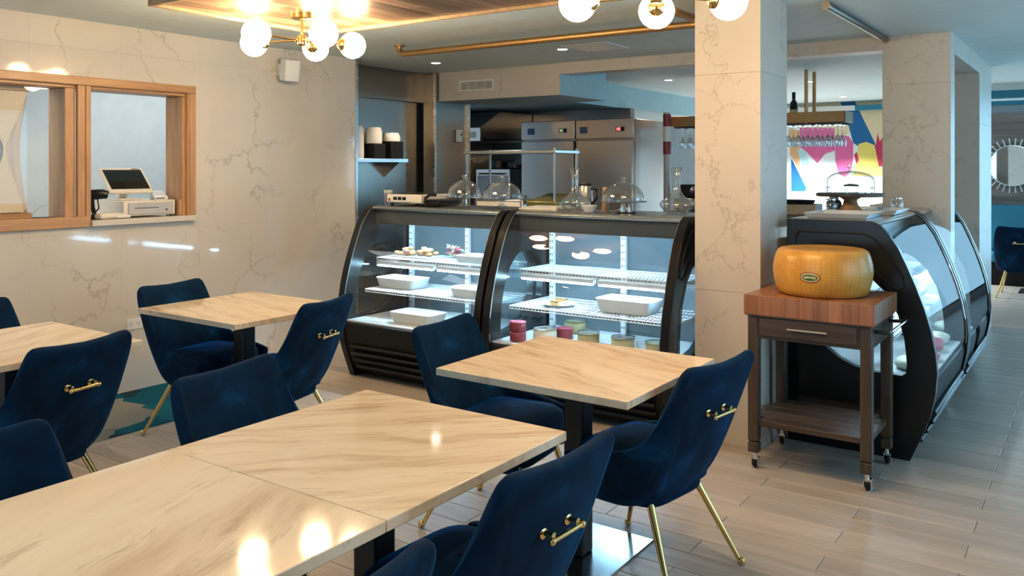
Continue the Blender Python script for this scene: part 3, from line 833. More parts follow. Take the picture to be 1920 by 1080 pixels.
# cheese wheel
def cheese_mat():
    m, nt, b = nodes_of('cheese_rind'); setp(b, rough=.32, spec=.5)
    p = coords(nt, space='object'); f = noise(nt, p, 6, 5)
    c = ramp(nt, f, [(.3, (.52, .24, .035)), (.6, (.70, .37, .07)), (.8, (.78, .46, .12))])
    g = N(nt, 'ShaderNodeTexCoord'); sep = N(nt, 'ShaderNodeSeparateXYZ'); nt.links.new(g.outputs['Object'], sep.inputs[0])
    at = mathn(nt, 'ARCTAN2', sep.outputs[1], sep.outputs[0])
    wv = mathn(nt, 'SINE', mathn(nt, 'MULTIPLY', at, 62.0))
    dots = mathn(nt, 'MULTIPLY', mathn(nt, 'GREATER_THAN', wv, .25), mathn(nt, 'GREATER_THAN', mathn(nt, 'SINE', mathn(nt, 'MULTIPLY', sep.outputs[2], 420.0)), .0))
    band = mathn(nt, 'MULTIPLY', mathn(nt, 'GREATER_THAN', sep.outputs[2], .02), mathn(nt, 'LESS_THAN', sep.outputs[2], .205))
    dots = mathn(nt, 'MULTIPLY', dots, band)
    nt.links.new(mixc(nt, mathn(nt, 'MULTIPLY', dots, .30), c, (.40, .17, .025)), b.inputs['Base Color'])
    bump(nt, b, dots, -.35, .004)
    return m
M['cheese'] = cheese_mat()
ck = thing('cheese_wheel', 'whole yellow cheese wheel with dotted rind and a green emblem on the cart', 'cheese', (4.45, 1.175, .8815))
prof = [(0, 0), (.19, 0), (.212, .006), (.225, .03), (.236, .07), (.242, .115), (.239, .155), (.229, .195), (.219, .218), (.205, .228), (.19, .231), (.17, .2295), (0, .229)]
MB().lathe(prof, 96).build('rind', 'cheese', ck, smooth=60)
def cheese_r(z):
    for (r0, z0), (r1, z1) in zip(prof[2:], prof[3:]):
        if z0 <= z <= z1: return r0 + (r1 - r0) * (z - z0) / (z1 - z0)
    return .24
def decal(name, mat, fn, n=40, lift=.0012, parent=ck, a0=0, zc=.12):
    # closed outline wrapped on the curved side; fn(k) gives (arc offset, height)
    vs = []
    pts = [fn(k / n) for k in range(n)]
    mb = MB()
    def W(s, h): z = zc + h; r = cheese_r(z) + lift; a = a0 + s / .24; return (r * math.cos(a), r * math.sin(a), z)
    rows = [[W(s * f, h * f) for s, h in pts] for f in (.01, .35, .7, 1.0)]
    mb.grid(rows, closed=True); return mb.build(name, mat, parent, smooth=60)
EA = math.radians(181)
e1 = decal('emblem', 'emblem_red', lambda q: (.050 * math.cos(6.2832 * q), .027 * math.sin(6.2832 * q)), a0=EA, zc=.105)
decal('emblem_field', 'emblem_cream', lambda q: (.043 * math.cos(6.2832 * q), .021 * math.sin(6.2832 * q)), a0=EA, lift=.002, parent=e1, zc=.105)
decal('emblem_oval', 'emblem_green', lambda q: (.036 * math.cos(6.2832 * q), .016 * math.sin(6.2832 * q)), a0=EA, lift=.0028, parent=e1, zc=.105)
for k in range(5):
    s0 = -.024 + k * .012
    decal('emblem_letter', 'emblem_cream', lambda q, s0=s0: (s0 + .0038 * math.cos(6.2832 * q), .002 + .0065 * math.sin(6.2832 * q) - 90 * s0 * s0 * .05), 12, lift=.0036, parent=e1, a0=EA, zc=.105)

# ================================================================== CEILING FITTINGS
def downlight(x, y, label, z=CEIL, power=14, tint=(1.0, .76, .50)):
    t = thing('recessed_downlight', label, 'downlight', (x, y, z), 0, 'recessed ceiling downlights')
    MB().lathe([(.040, -.0005), (.040, -.004), (.050, -.006), (.058, -.003), (.058, -.0005)], 28).build('trim_ring', 'white_plastic', t)
    MB().lathe([(0, -.0015), (.040, -.0015), (.040, -.0035), (0, -.0035)], 28).build('lens', 'can', t)
    l = bpy.data.lights.new('downlight_lamp', 'SPOT'); l.energy = power; l.color = tint; l.spot_size = R(105); l.spot_blend = .6; l.shadow_soft_size = .035
    lo = bpy.data.objects.new('downlight_lamp', l); col.objects.link(lo); lo.location = (x, y, z - .03)
downlight(5.96, 5.01, 'small round downlight in the ceiling left, above the steel alcove', power=60)
downlight(5.84, 3.58, 'small round downlight beside the square ceiling vent', power=60)
downlight(8.60, 3.91, 'small round downlight in the blue ceiling just left of the near pillar', power=60)
downlight(9.67, 2.68, 'small round downlight above the hanging wine glass rack', power=60)
for (x, y, p, wh) in ((1.0, 4.9, 70, 'above the left window half'), (0.3, 2.6, 60, 'left of the joined tables'), (0.2, .2, 50, 'behind the viewer'), (1.9, .2, 60, 'above the open floor right of the tables')):  # unseen downlights added as general fill over the dining area
    downlight(x, y, 'added unseen fill downlight, ' + wh, power=p)
# square ceiling vent
v = thing('ceiling_vent', 'square flush air vent in the grey-green ceiling', 'vent', (5.85, 3.28, CEIL))
MB().box(-.20, .20, -.20, -.17, -.012, -.001).box(-.20, .20, .17, .20, -.012, -.001).box(-.20, -.17, -.17, .17, -.012, -.001).box(.17, .20, -.17, .17, -.012, -.001).build('frame', 'white_plastic', v, bevel=.003)
for k in range(9): MB().obox((-.14 + k * .035, 0, -.007), (.03, .338, .002), Matrix.Rotation(R(25), 3, 'Y')).build('louvre', 'white_plastic', v, smooth=0)
# wall vent grille on the marble soffit
VX = BX - .001
gv = thing('wall_vent', 'white louvred air grille on the marble soffit above the kitchen', 'vent', (VX, 5.05, 2.25))
def vx(mb, n, m, par=None, **k): return mb.build(n, m, par or gv, off=(VX, 5.05, 2.25), **k)
gy0, gy1, gz0, gz1 = 4.83, 5.26, 2.268, 2.378
vx(MB().box(VX - .012, VX, gy0, gy1, gz0, gz0 + .018).box(VX - .012, VX, gy0, gy1, gz1 - .018, gz1).box(VX - .012, VX, gy0, gy0 + .02, gz0 + .018, gz1 - .018).box(VX - .012, VX, gy1 - .02, gy1, gz0 + .018, gz1 - .018), 'frame', 'white_plastic', bevel=.002)
vx(B(VX - .002, VX - .0005, gy0 + .02, gy1 - .02, gz0 + .018, gz1 - .018), 'duct', 'black')
for k in range(7): vx(MB().obox((VX - .006, (gy0 + gy1) / 2, gz0 + .025 + k * .0103), (.008, gy1 - gy0 - .04, .0035), Matrix.Rotation(R(30), 3, 'Y')), 'louvre', 'white_plastic', smooth=0)
for k in range(1, 4): vx(B(VX - .010, VX - .007, gy0 + (gy1 - gy0) * k / 4 - .003, gy0 + (gy1 - gy0) * k / 4 + .003, gz0 + .018, gz1 - .018), 'mullion_bar', 'white_plastic', smooth=0)
# brass pipes
def arc(c, r, a0, a1, f, n=8): return [f(c, r, a0 + (a1 - a0) * k / n) for k in range(n + 1)]
PXp, PZp = 4.93, 2.405
pts = [(PXp, 4.52, CEIL - .004), (PXp, 4.52, PZp + .05)] + [(PXp, 4.47 + .05 * math.cos(a), PZp + .05 - .05 * math.sin(a)) for a in [math.pi / 2 * k / 8 for k in range(9)]]
pts += [(PXp, 3.3, PZp), (PXp, 2.08, PZp)] + [(PXp - .09 + .09 * math.cos(a), 2.08 - .09 * math.sin(a), PZp) for a in [math.pi / 2 * k / 8 for k in range(1, 9)]] + [(PXp - .5, 1.99, PZp)]
pp = thing('brass_pipe', 'long copper-coloured pipe bent up into the ceiling above the pastry cases', 'pipe', (PXp, 3.3, PZp))
MB().tube(pts, .023, 16).build('tube', 'brass_dark', pp, off=(PXp, 3.3, PZp), smooth=70)
MB().lathe([(.024, -.001), (.045, -.001), (.045, -.008), (.024, -.012)], 24, (PXp, 4.52, CEIL)).build('flange', 'brass_dark', pp, off=(PXp, 3.3, PZp))
p2 = thing('brass_pipe', 'dark bronze pipe running from the ceiling to the middle pillar', 'pipe', (5.8, 1.30, 2.43))
MB().tube([(4.99, 1.30, 2.450), (BX - .03, 1.30, 2.450)], .022, 16).build('tube', 'bronze', p2, off=(5.8, 1.30, 2.43), smooth=70)
MB().lathe([(0, -.03), (.0235, -.03), (.0235, -.008), (.0245, -.006), (.0245, 0), (0, 0)], 24, (BX - .0015 - 5.8, 0, .020), 'x').build('flange', 'brass_dark', p2)
MB().lathe([(0, 0), (.0235, 0), (.0235, .03), (0, .035)], 20, (4.99 - 5.8, 0, .020), 'x').build('end_cap', 'brass_dark', p2)

# wall speaker
sp = thing('wall_speaker', 'white tilted loudspeaker bracketed high on the marble wall', 'speaker', (4.50, WY, 2.30))
rm = Matrix.Rotation(R(-14), 3, 'X') @ Matrix.Rotation(R(24), 3, 'Z')
spk = MB().prism([(-.075, -.02), (-.06, -.095), (0, -.108), (.06, -.095), (.075, -.02), (.05, .035), (-.05, .035)], -.085, .085).build('cabinet', 'white_plastic', sp, bevel=.008)
spk.location = (.01, -.10, .0); spk.rotation_euler = (R(12), 0, R(-20))
B(-.02, .03, -.07, -.001, -.05, .05).build('wall_bracket', 'white_plastic', sp, bevel=.004)
# wall outlet
ol = thing('wall_outlet', 'white double socket outlet low on the marble wall', 'outlet', (3.262, WY, .455))
B(-.058, .058, -.007, -.0005, -.038, .038).build('plate', 'white_plastic', ol, bevel=.003)
for sx in (-.027, .027):
    s_ = MB().prism([(sx + .019 * math.cos(a), .022 * math.sin(a)) for a in [2 * math.pi * k / 16 for k in range(16)]], -.0085, -.0068, 'y').build('socket', 'white_plastic', ol)
    MB().box(sx - .009, sx - .006, -.0092, -.0086, -.002, .010).box(sx + .005, sx + .008, -.0092, -.0086, -.001, .009).box(sx - .002, sx + .003, -.0092, -.0086, -.013, -.008).build('slots', 'black', s_, smooth=0)

# teal patterned rug along the wall
def rug_mat():
    m, nt, b = nodes_of('teal_geometric_carpet'); setp(b, rough=.9, spec=.1)
    p = coords(nt, scale=(1.0, 1.0, 0), rot=(0, 0, R(35)))
    vo = N(nt, 'ShaderNodeTexVoronoi', feature='F1', distance='MANHATTAN'); vo.inputs['Scale'].default_value = 3.0; vo.inputs['Randomness'].default_value = .75
    nt.links.new(p, vo.inputs['Vector'])
    sp_ = N(nt, 'ShaderNodeSeparateColor'); nt.links.new(vo.outputs['Color'], sp_.inputs[0])
    c = ramp(nt, sp_.outputs[0], [(0, (.003, .12, .20)), (.34, (.003, .12, .20)), (.35, (.008, .18, .24)), (.55, (.008, .18, .24)), (.56, (.36, .35, .32)), (.8, (.36, .35, .32)), (.81, (.02, .05, .07))], 'CONSTANT')
    f = noise(nt, coords(nt), 180, 3); nt.links.new(mixc(nt, mathn(nt, 'MULTIPLY', f, .5), c, (.01, .03, .04)), b.inputs['Base Color']); bump(nt, b, f, .5, .004)
    return m
M['rug'] = rug_mat()
tag(B(-2.0, 3.72, 4.572, 5.41, .0003, .0045).build('carpet_runner', 'rug', off=(1, 5, 0), smooth=0), 'teal and grey geometric carpet runner along the marble wall', 'rug')

# ================================================================== SERVICE WINDOW THINGS
SZ = WZ0 + .0425
cdw = thing('cash_drawer', 'cream cash drawer with a grey front on the stone window counter', 'cash drawer', (3.41, 5.66, SZ))
def lp(root, mb, n, m, par=None, **k): return mb.build(n, m, par or root, off=tuple(root.location), **k)
lp(cdw, B(3.215, 3.605, 5.47, 5.86, SZ + .008, SZ + .112), 'body', 'cream_plastic', bevel=.005)
df = lp(cdw, B(3.245, 3.585, 5.462, 5.4695, SZ + .018, SZ + .098), 'drawer_front', 'silver', bevel=.003)
lp(cdw, B(3.29, 3.47, 5.460, 5.4618, SZ + .060, SZ + .064), 'slot', 'black', df, smooth=0)
lp(cdw, MB().lathe([(0, 0), (.008, 0), (.008, .004), (0, .004)], 14, (3.53, 5.458, SZ + .045), 'y'), 'lock', 'chrome', df)
for (x, y) in ((3.235, 5.49), (3.585, 5.49), (3.235, 5.84), (3.585, 5.84)): lp(cdw, MB().lathe([(0, 0), (.01, 0), (.01, .009), (0, .009)], 12, (x, y, SZ)), 'foot', 'black')
ZT = SZ + .1125
pos = thing('pos_terminal', 'cream touch-screen till with a tilted black screen in the service window', 'till', (3.36, 5.64, ZT))
lp(pos, B(3.27, 3.43, 5.60, 5.78, ZT, ZT + .012), 'base', 'cream_plastic', bevel=.004)
lp(pos, MB().prism([(5.745, ZT + .012), (5.70, ZT + .012), (5.66, ZT + .118), (5.70, ZT + .145)], 3.315, 3.375, 'x'), 'stand', 'cream_plastic', bevel=.006)
rot = Matrix.Rotation(R(-3), 3, 'Z') @ Matrix.Rotation(R(-46), 3, 'X')
sc_c = (3.35, 5.67, ZT + .135)
so = lp(pos, MB().obox(sc_c, (.315, .022, .245), rot), 'screen_bezel', 'cream_plastic', bevel=.006)
lp(pos, MB().obox(Vector(sc_c) + rot @ Vector((0, -.0118, .004)), (.278, .0015, .19), rot), 'screen', 'screen', so, smooth=0)
lp(pos, MB().obox(Vector(sc_c) + rot @ Vector((.10, -.0118, .108)), (.055, .0015, .006), rot), 'camera_bar', 'black', so, smooth=0)
crd = thing('card_reader', 'small white card reader leaning on the cash drawer', 'card reader', (3.54, 5.55, ZT))
rot2 = Matrix.Rotation(R(-18), 3, 'Z') @ Matrix.Rotation(R(16), 3, 'X')
b_ = lp(crd, MB().obox((3.535, 5.56, ZT + .030), (.09, .15, .022), rot2), 'body', 'white_plastic', bevel=.005)
lp(crd, MB().obox(Vector((3.535, 5.56, ZT + .030)) + rot2 @ Vector((0, .01, .0115)), (.07, .09, .0012), rot2), 'display', 'silver', b_, smooth=0)
lp(crd, MB().obox(Vector((3.535, 5.56, ZT + .030)) + rot2 @ Vector((-.01, -.0755, .004)), (.06, .001, .006), rot2), 'card_slot', 'black', b_, smooth=0)
lp(crd, MB().prism([(5.50, ZT), (5.62, ZT), (5.62, ZT + .04), (5.50, ZT + .014)], 3.50, 3.56, 'x'), 'cradle', 'white_plastic', bevel=.003)
scn = thing('barcode_scanner', 'black handheld scanner on a stand beside the window mullion', 'scanner', (3.06, 5.55, SZ))
lp(scn, MB().lathe([(0, 0), (.045, 0), (.045, .012), (.03, .02), (0, .022)], 24, (3.06, 5.55, SZ)), 'base', 'black')
lp(scn, MB().tube([(3.06, 5.55, SZ + .015), (3.04, 5.55, SZ + .08), (3.03, 5.55, SZ + .13)], [.012, .016, .022], 12), 'grip', 'black', smooth=70)
lp(scn, MB().tube([(3.0, 5.56, SZ + .135), (3.04, 5.55, SZ + .16), (3.10, 5.52, SZ + .165), (3.125, 5.51, SZ + .158)], [.025, .036, .034, .028], 16), 'head', 'black_gloss', smooth=70)
lp(scn, MB().tube([(3.07, 5.54, SZ + .14), (3.075, 5.53, SZ + .07), (3.03, 5.52, SZ + .03), (2.99, 5.50, SZ + .012)], .005, 8), 'cable', 'black', smooth=70)
rec = thing('receipt_roll_box', 'crumpled cream paper packet beside the cash drawer', 'packet', (3.12, 5.47, SZ))
lp(rec, MB().obox((3.11, 5.455, SZ + .02), (.20, .07, .035), Matrix.Rotation(R(12), 3, 'Z')), 'paper', 'cream_plastic', bevel=.012)
lp(rec, MB().obox((3.19, 5.44, SZ + .012), (.09, .05, .02), Matrix.Rotation(R(-10), 3, 'Z')), 'folded_end', 'white_plastic', bevel=.006)
blkk = thing('desk_block', 'small oak block at the right end of the window counter', 'block', (3.632, 5.46, SZ))
lp(blkk, B(3.618, 3.640, 5.44, 5.475, SZ, SZ + .115), 'block', 'oak', bevel=.002)
kbd = thing('mouse_pad', 'flat black pad with a thin wire on the sill left of the mullion', 'pad', (2.72, 5.6, WZ0 + .056))
lp(kbd, MB().prism([(2.675, 5.53), (2.79, 5.53), (2.79, 5.60), (2.685, 5.63)], WZ0 + .0555, WZ0 + .067), 'pad', 'black', bevel=.003)
lp(kbd, MB().tube([(2.66, 5.58, WZ0 + .066), (2.68, 5.585, WZ0 + .10), (2.72, 5.59, WZ0 + .135), (2.78, 5.595, WZ0 + .15)], .0022, 6), 'wire', 'silver', smooth=70)
# hourglass drape hanging behind the glass half
def drape():
    mb = MB(); rows = []
    for j in range(25):
        t = j / 24; z = 1.235 + t * (2.005 - 1.235)
        wdt = .28 - .05 * math.sin(math.pi * t) ** 1.2; row = []
        for i in range(41):
            u = i / 20 - 1; row.append((2.37 + u * wdt, 5.60 + .010 * math.cos(u * 26) * (.4 + .6 * abs(2 * t - 1)), z))
        rows.append(row)
    mb.grid(rows); return mb
dp = thing('hourglass_curtain', 'cream hourglass curtain behind the glass at the left edge', 'curtain', (2.33, 5.60, 1.2))
o = lp(dp, drape(), 'cloth', 'drape_dark', smooth=80); sm = o.modifiers.new('t', 'SOLIDIFY'); sm.thickness = .003
tri = MB()
tri.grid([[(2.50 - f, 5.578, z), (2.50 + f, 5.578, z)] for z, f in ((1.24, .115), (1.42, .065), (1.60, .008), (1.66, .008), (1.83, .075), (2.0, .14))])
o = lp(dp, tri, 'pleat', 'drape', smooth=0); sm = o.modifiers.new('t', 'SOLIDIFY'); sm.thickness = .003
lp(dp, B(2.08, 2.655, 5.585, 5.612, 2.005, 2.035), 'top_rail', 'trim_wood', bevel=.003)
lp(dp, B(2.07, 2.665, 5.582, 5.615, 1.193, 1.235), 'bottom_rail', 'oak_h', bevel=.003)
# switch plates in the back room
for k, (x, z, h) in enumerate(((3.165, 1.50, .12), (3.185, 1.285, .18))):
    pl_ = thing('wall_plate', ['upper pale switch plate on the back room wall', 'lower grey intercom plate on the back room wall'][k], 'switch', (x, 7.3, z))
    B(-.035, .035, -.012, -.001, -h / 2, h / 2).build('plate', ['white_plastic', 'silver'][k], pl_, bevel=.004)
    B(-.015, .015, -.016, -.0125, -.025, .025).build('rocker', 'white_plastic', pl_, bevel=.002)

# ================================================================== KITCHEN
def fridge(label, y0, y1, badge_y, disp_y, disp):
    X0, X1 = 8.0, 8.8; c = ((X0 + X1) / 2, (y0 + y1) / 2, 0)
    t = thing('upright_fridge', label, 'fridge', c, 0, 'stainless upright fridges')
    def q(mb, n, m, par=None, **k): return mb.build(n, m, par or t, off=c, **k)
    q(B(X0 + .05, X1, y0, y1, .12, 2.03), 'cabinet', 'fridge', bevel=.008)
    hd = q(B(X0, X0 + .049, y0 + .002, y1 - .002, 1.825, 2.03), 'header', 'fridge', bevel=.006)
    dr_ = q(B(X0 - .012, X0 + .049, y0 + .01, y1 - .01, .16, 1.81), 'door', 'fridge', bevel=.008)
    q(B(X0 - .04, X0 - .012, y1 - .07, y1 - .045, .9, 1.2), 'door_handle', 'chrome', dr_, bevel=.006)
    q(B(X0 - .004, X0 - .0005, badge_y - .045, badge_y + .045, 1.885, 1.955), 'badge', 'badge_blue', hd, smooth=0)
    q(B(X0 - .004, X0 - .0005, disp_y - .05, disp_y + .05, 1.90, 1.945), 'display', 'black', hd, smooth=0)
    q(B(X0 - .005, X0 - .0042, disp_y - .005, disp_y + .04, 1.908, 1.938), 'digits', disp, hd, smooth=0)
    for (x, y) in ((X0 + .1, y0 + .05), (X0 + .1, y1 - .05), (X1 - .06, y0 + .05), (X1 - .06, y1 - .05)):
        q(MB().tube([(x, y, 0), (x, y, .12)], .02, 10), 'leg', 'chrome')
    return t
fridge('stainless upright fridge with the lit red display, rightmost in the kitchen', 4.03, 4.735, 4.635, 4.19, 'digits_red')
fridge('stainless upright fridge with the dark display beside the extractor hood', 4.745, 5.46, 5.32, 4.90, 'digits_green')
# exhaust hood
hd = thing('range_hood', 'stainless sloped extractor hood left of the fridges', 'hood', (8.4, 6.4, 1.82))
def hp(root, mb, n, m, par=None, **k): return mb.build(n, m, par or root, off=tuple(root.location), **k)
hp(hd, MB().prism([(7.85, 1.82), (7.85, 1.98), (8.25, 2.182), (8.94, 2.182), (8.94, 1.82), (8.90, 1.82), (8.90, 1.86), (7.90, 1.86), (7.90, 1.82)], 5.93, 6.99, 'y'), 'canopy', 'fridge', bevel=.004)
hp(hd, B(7.843, 7.8495, 6.0, 6.12, 1.86, 1.93), 'notice', 'cream_plastic', smooth=0)
# rear work counter with oven and pans
rc = thing('rear_counter', 'stainless rear counter under the extractor hood', 'counter', (8.45, 6.2, 0))
hp(rc, B(7.95, 8.94, 5.48, 6.98, .88, .92), 'worktop', 'steel', bevel=.004)
hp(rc, B(8.0, 8.92, 5.5, 6.96, .1, .879), 'cabinet', 'fridge', bevel=.004)
hp(rc, MB().tube([(8.05, 5.55, 0), (8.05, 5.55, .1)], .02).tube([(8.05, 6.9, 0), (8.05, 6.9, .1)], .02).tube([(8.85, 5.55, 0), (8.85, 5.55, .1)], .02).tube([(8.85, 6.9, 0), (8.85, 6.9, .1)], .02), 'leg', 'chrome')
ov = thing('countertop_oven', 'small stainless oven with a black side on the rear counter', 'oven', (8.3, 5.85, .921))
hp(ov, B(8.05, 8.6, 5.65, 6.15, .941, 1.50), 'body', 'fridge', bevel=.01)
hp(ov, B(8.045, 8.0495, 5.68, 6.12, .99, 1.42), 'door', 'silver', bevel=.002)
hp(ov, MB().tube([(8.02, 5.72, 1.44), (8.02, 6.08, 1.44)], .009).tube([(8.05, 5.74, 1.44), (8.02, 5.74, 1.44)], .006).tube([(8.05, 6.06, 1.44), (8.02, 6.06, 1.44)], .006), 'door_handle', 'black')
hp(ov, B(8.06, 8.6, 5.50, 5.649, .941, 1.49), 'side_panel', 'black')
for (x, y) in ((8.1, 5.7), (8.1, 6.1), (8.55, 5.7), (8.55, 6.1)): hp(ov, MB().tube([(x, y, .921), (x, y, .942)], .015, 8), 'foot', 'black')
for k, (x, y, r, h, lb) in enumerate(((8.3, 6.0, .12, .09, 'dark cooking pot on top of the small oven'), (8.3, 5.74, .11, .05, 'dark frying pan on top of the small oven beside the fridge'))):
    pt = thing('cooking_pot', lb, 'pot', (x, y, 1.501))
    MB().lathe([(0, 0), (r * .9, 0), (r, .01), (r, h), (r - .006, h), (r - .006, .014), (0, .008)], 24).build('bowl', 'black_metal', pt)
    MB().tube([(0, -r + .003, h - .012), (0, -r - .05, h), (0, -r - .12, h + .012)], .008, 8).build('handle', 'black', pt)
shf = thing('wall_shelf', 'long stainless wall shelf below the hood', 'shelf', (8.75, 6.0, 1.72))
hp(shf, B(8.55, 8.945, 5.48, 6.95, 1.70, 1.716).box(8.55, 8.556, 5.48, 6.95, 1.716, 1.735), 'board', 'steel', bevel=.002)
for y in (5.6, 6.8): hp(shf, MB().prism([(8.94, 1.699), (8.60, 1.699), (8.94, 1.55)], y, y + .004, 'y'), 'bracket', 'steel', smooth=0)
# prep table with over-shelf, its top shelf and posts rise above the pastry cases
pr = thing('prep_table', 'stainless prep table whose over-shelf rises behind the glass domes', 'prep table', (6.55, 4.45, 0))
PA = (6.25, 6.85, 3.90, 5.05)
hp(pr, B(PA[0], PA[1], PA[2], PA[3], .88, .92), 'worktop', 'steel', bevel=.004)
for x in (PA[0] + .06, PA[1] - .06):
    for y in (PA[2] + .06, PA[3] - .06): hp(pr, MB().tube([(x, y, 0), (x, y, .88)], .019, 10), 'leg', 'chrome')
for x in (6.36, 6.74):
    for y in (3.98, 4.97): hp(pr, MB().tube([(x, y, .92), (x, y, 1.69)], .0125, 10), 'shelf_post', 'chrome')
hp(pr, B(6.34, 6.76, 3.96, 4.99, 1.645, 1.672), 'over_shelf', 'steel', bevel=.003)
hp(pr, B(PA[0] + .03, PA[1] - .03, PA[2] + .03, PA[3] - .03, .28, .30), 'under_shelf', 'steel')
gd = thing('griddle', 'stainless griddle with a row of black knobs behind the glass domes', 'griddle', (6.5, 4.55, .921))
hp(gd, B(6.33, 6.75, 4.30, 4.85, .95, 1.22), 'body', 'steel', bevel=.006)
hp(gd, B(6.325, 6.3295, 4.33, 4.82, 1.05, 1.20), 'control_panel', 'cream_plastic', bevel=.002)
for k in range(6): hp(gd, MB().lathe([(0, -.02), (.017, -.02), (.02, 0), (0, 0)], 12, (6.3245, 4.37 + k * .082, 1.13), 'x'), 'knob', 'black')
for y in (4.33, 4.82):
    for x in (6.36, 6.72): hp(gd, MB().tube([(x, y, .921), (x, y, .951)], .014, 8), 'foot', 'black')
# panini press with open green-gold lid
pp_ = thing('sandwich_press', 'open sandwich press with an olive lid between dome and decanter', 'press', (6.45, 4.08, .921))
hp(pp_, B(6.30, 6.72, 3.93, 4.27, .94, 1.16), 'base', 'black_metal', bevel=.01)
hp(pp_, MB().obox((6.52, 4.10, 1.222), (.40, .33, .05), Matrix.Rotation(R(-9), 3, 'Y')), 'lid', 'olive', bevel=.012)
hp(pp_, MB().tube([(6.31, 4.0, 1.165), (6.285, 4.0, 1.17), (6.285, 4.2, 1.17), (6.31, 4.2, 1.165)], .009), 'handle', 'chrome')
for y in (3.96, 4.24):
    for x in (6.34, 6.68): hp(pp_, MB().tube([(x, y, .921), (x, y, .941)], .014, 8), 'foot', 'black')
# red and white banded post by the fridge
rp = thing('banded_post', 'slim post wrapped in red and white bands right of the fridges', 'post', (8.32, 3.80, 0))
MB().tube([(0, 0, 0), (0, 0, 2.10)], .037, 16).build('pole', 'silver', rp)
for z0, z1, m_ in ((1.95, 2.08, 'red'), (1.79, 1.949, 'white_plastic'), (1.655, 1.789, 'red')):
    MB().lathe([(.0375, z0), (.042, z0), (.042, z1), (.0375, z1)], 20).build('band', m_, rp)

# ================================================================== ALCOVE SHELF
AYs = 5.729
ash = thing('alcove_shelf', 'short stainless shelf on the alcove wall', 'shelf', (5.75, 5.6, 1.6))
hp(ash, B(5.38, 6.08, 5.46, AYs, 1.585, 1.60).box(5.38, 6.08, 5.455, 5.4605, 1.565, 1.60), 'board', 'steel', bevel=.002)
hp(ash, MB().prism([(AYs, 1.584), (5.50, 1.584), (AYs, 1.42)], 6.03, 6.034, 'x'), 'bracket', 'steel', smooth=0)
def canister(label, x, y, w_, d_, h, body, low=None, lowh=0):
    t = thing('dispenser', label, 'dispenser', (x, y, 1.6005), 0, 'dispensers on the alcove shelf')
    if low: B(-w_ / 2, w_ / 2, -d_ / 2, d_ / 2, 0, lowh).build('base', low, t, bevel=.01)
    MB().lathe([(0, lowh), (w_ * .5, lowh), (w_ * .52, lowh + .03), (w_ * .5, h - .03), (w_ * .42, h), (0, h)], 24).build('hopper', body, t)
    return t
canister('tall white plastic drum at the left end of the alcove shelf', 5.50, 5.59, .17, .17, .295, 'ceramic')
canister('white-topped black grinder in the middle of the alcove shelf', 5.74, 5.58, .15, .17, .29, 'white_plastic', 'black', .14)
canister('black dispenser with a clear top at the right end of the alcove shelf', 5.98, 5.585, .17, .17, .245, 'white_plastic', 'black', .165)
sd = thing('soap_dispenser', 'small white dispenser on the steel wall beside the kitchen opening', 'dispenser', (6.93, 5.534, 1.84))
B(-.035, .035, -.05, -.0005, -.06, .07).build('case', 'white_plastic', sd, bevel=.008)
B(-.008, .008, -.054, -.0505, .005, .03).build('window', 'black', sd)

# ================================================================== ON THE CASE TOPS
TZ = 1.2365
def cake_dome(label, x, y, r=.135, foot=.055, mat_plate='glass', rd=None, hd_=.115):
    t = thing('cake_dome', label, 'cake stand', (x, y, TZ), 0, 'domed cake stands on the display cases')
    MB().lathe([(0, .002), (.058, .002), (.06, .006), (.03, .014), (.014, .03), (.013, foot - .012), (.03, foot - .003), (r, foot), (r + .006, foot + .007), (r, foot + .008), (0, foot + .006)], 40).build('stand', mat_plate, t, smooth=50)
    rd = rd or r * .93; z0 = foot + .0085
    prof = [(rd + .006, z0), (rd + .006, z0 + .004), (rd, z0 + .006)] + [(rd * math.cos(a), z0 + .006 + hd_ * math.sin(a)) for a in [math.pi / 2 * k / 12 for k in range(1, 12)]] + [(.012, z0 + hd_ + .005)]
    d_ = MB().lathe(prof, 40).build('dome', 'glass', t, smooth=60)
    MB().lathe([(.010, z0 + hd_ + .004), (.009, z0 + hd_ + .014), (.017, z0 + hd_ + .024), (.018, z0 + hd_ + .034), (.010, z0 + hd_ + .043), (0, z0 + hd_ + .044)], 20).build('knob', 'glass', d_)
    return t
cake_dome('glass cake dome on a stand beside the cooktop, left of a pair', 4.82, 3.785, .132, .064)
cake_dome('glass cake dome on a stand beside the case divider, right of a pair', 4.84, 3.465, .148, .060)
cake_dome('glass cake dome standing alone between the two decanters', 4.93, 2.56, .150, .060)
def decanter(label, x, y, s=1.0):
    t = thing('wine_decanter', label, 'decanter', (x, y, TZ), 0, 'glass wine decanters')
    prof = [(0, .004), (.052, .004), (.060, .008), (.092, .040), (.100, .055), (.098, .068), (.075, .088), (.045, .108), (.027, .135), (.021, .17), (.021, .21), (.026, .245), (.036, .275)]
    MB().lathe([(r * s, z * s) for r, z in prof], 40).build('vessel', 'glass', t, smooth=60)
    MB().lathe([(.0355 * s, .273 * s), (.038 * s, .2755 * s), (.0355 * s, .278 * s), (.034 * s, .2755 * s)], 32).build('rim', 'glass', t)
    return t
decanter('clear glass wine decanter left of the lone cake dome', 4.72, 2.80)
decanter('clear glass wine decanter next to the near pillar', 4.79, 2.125, 1.03)
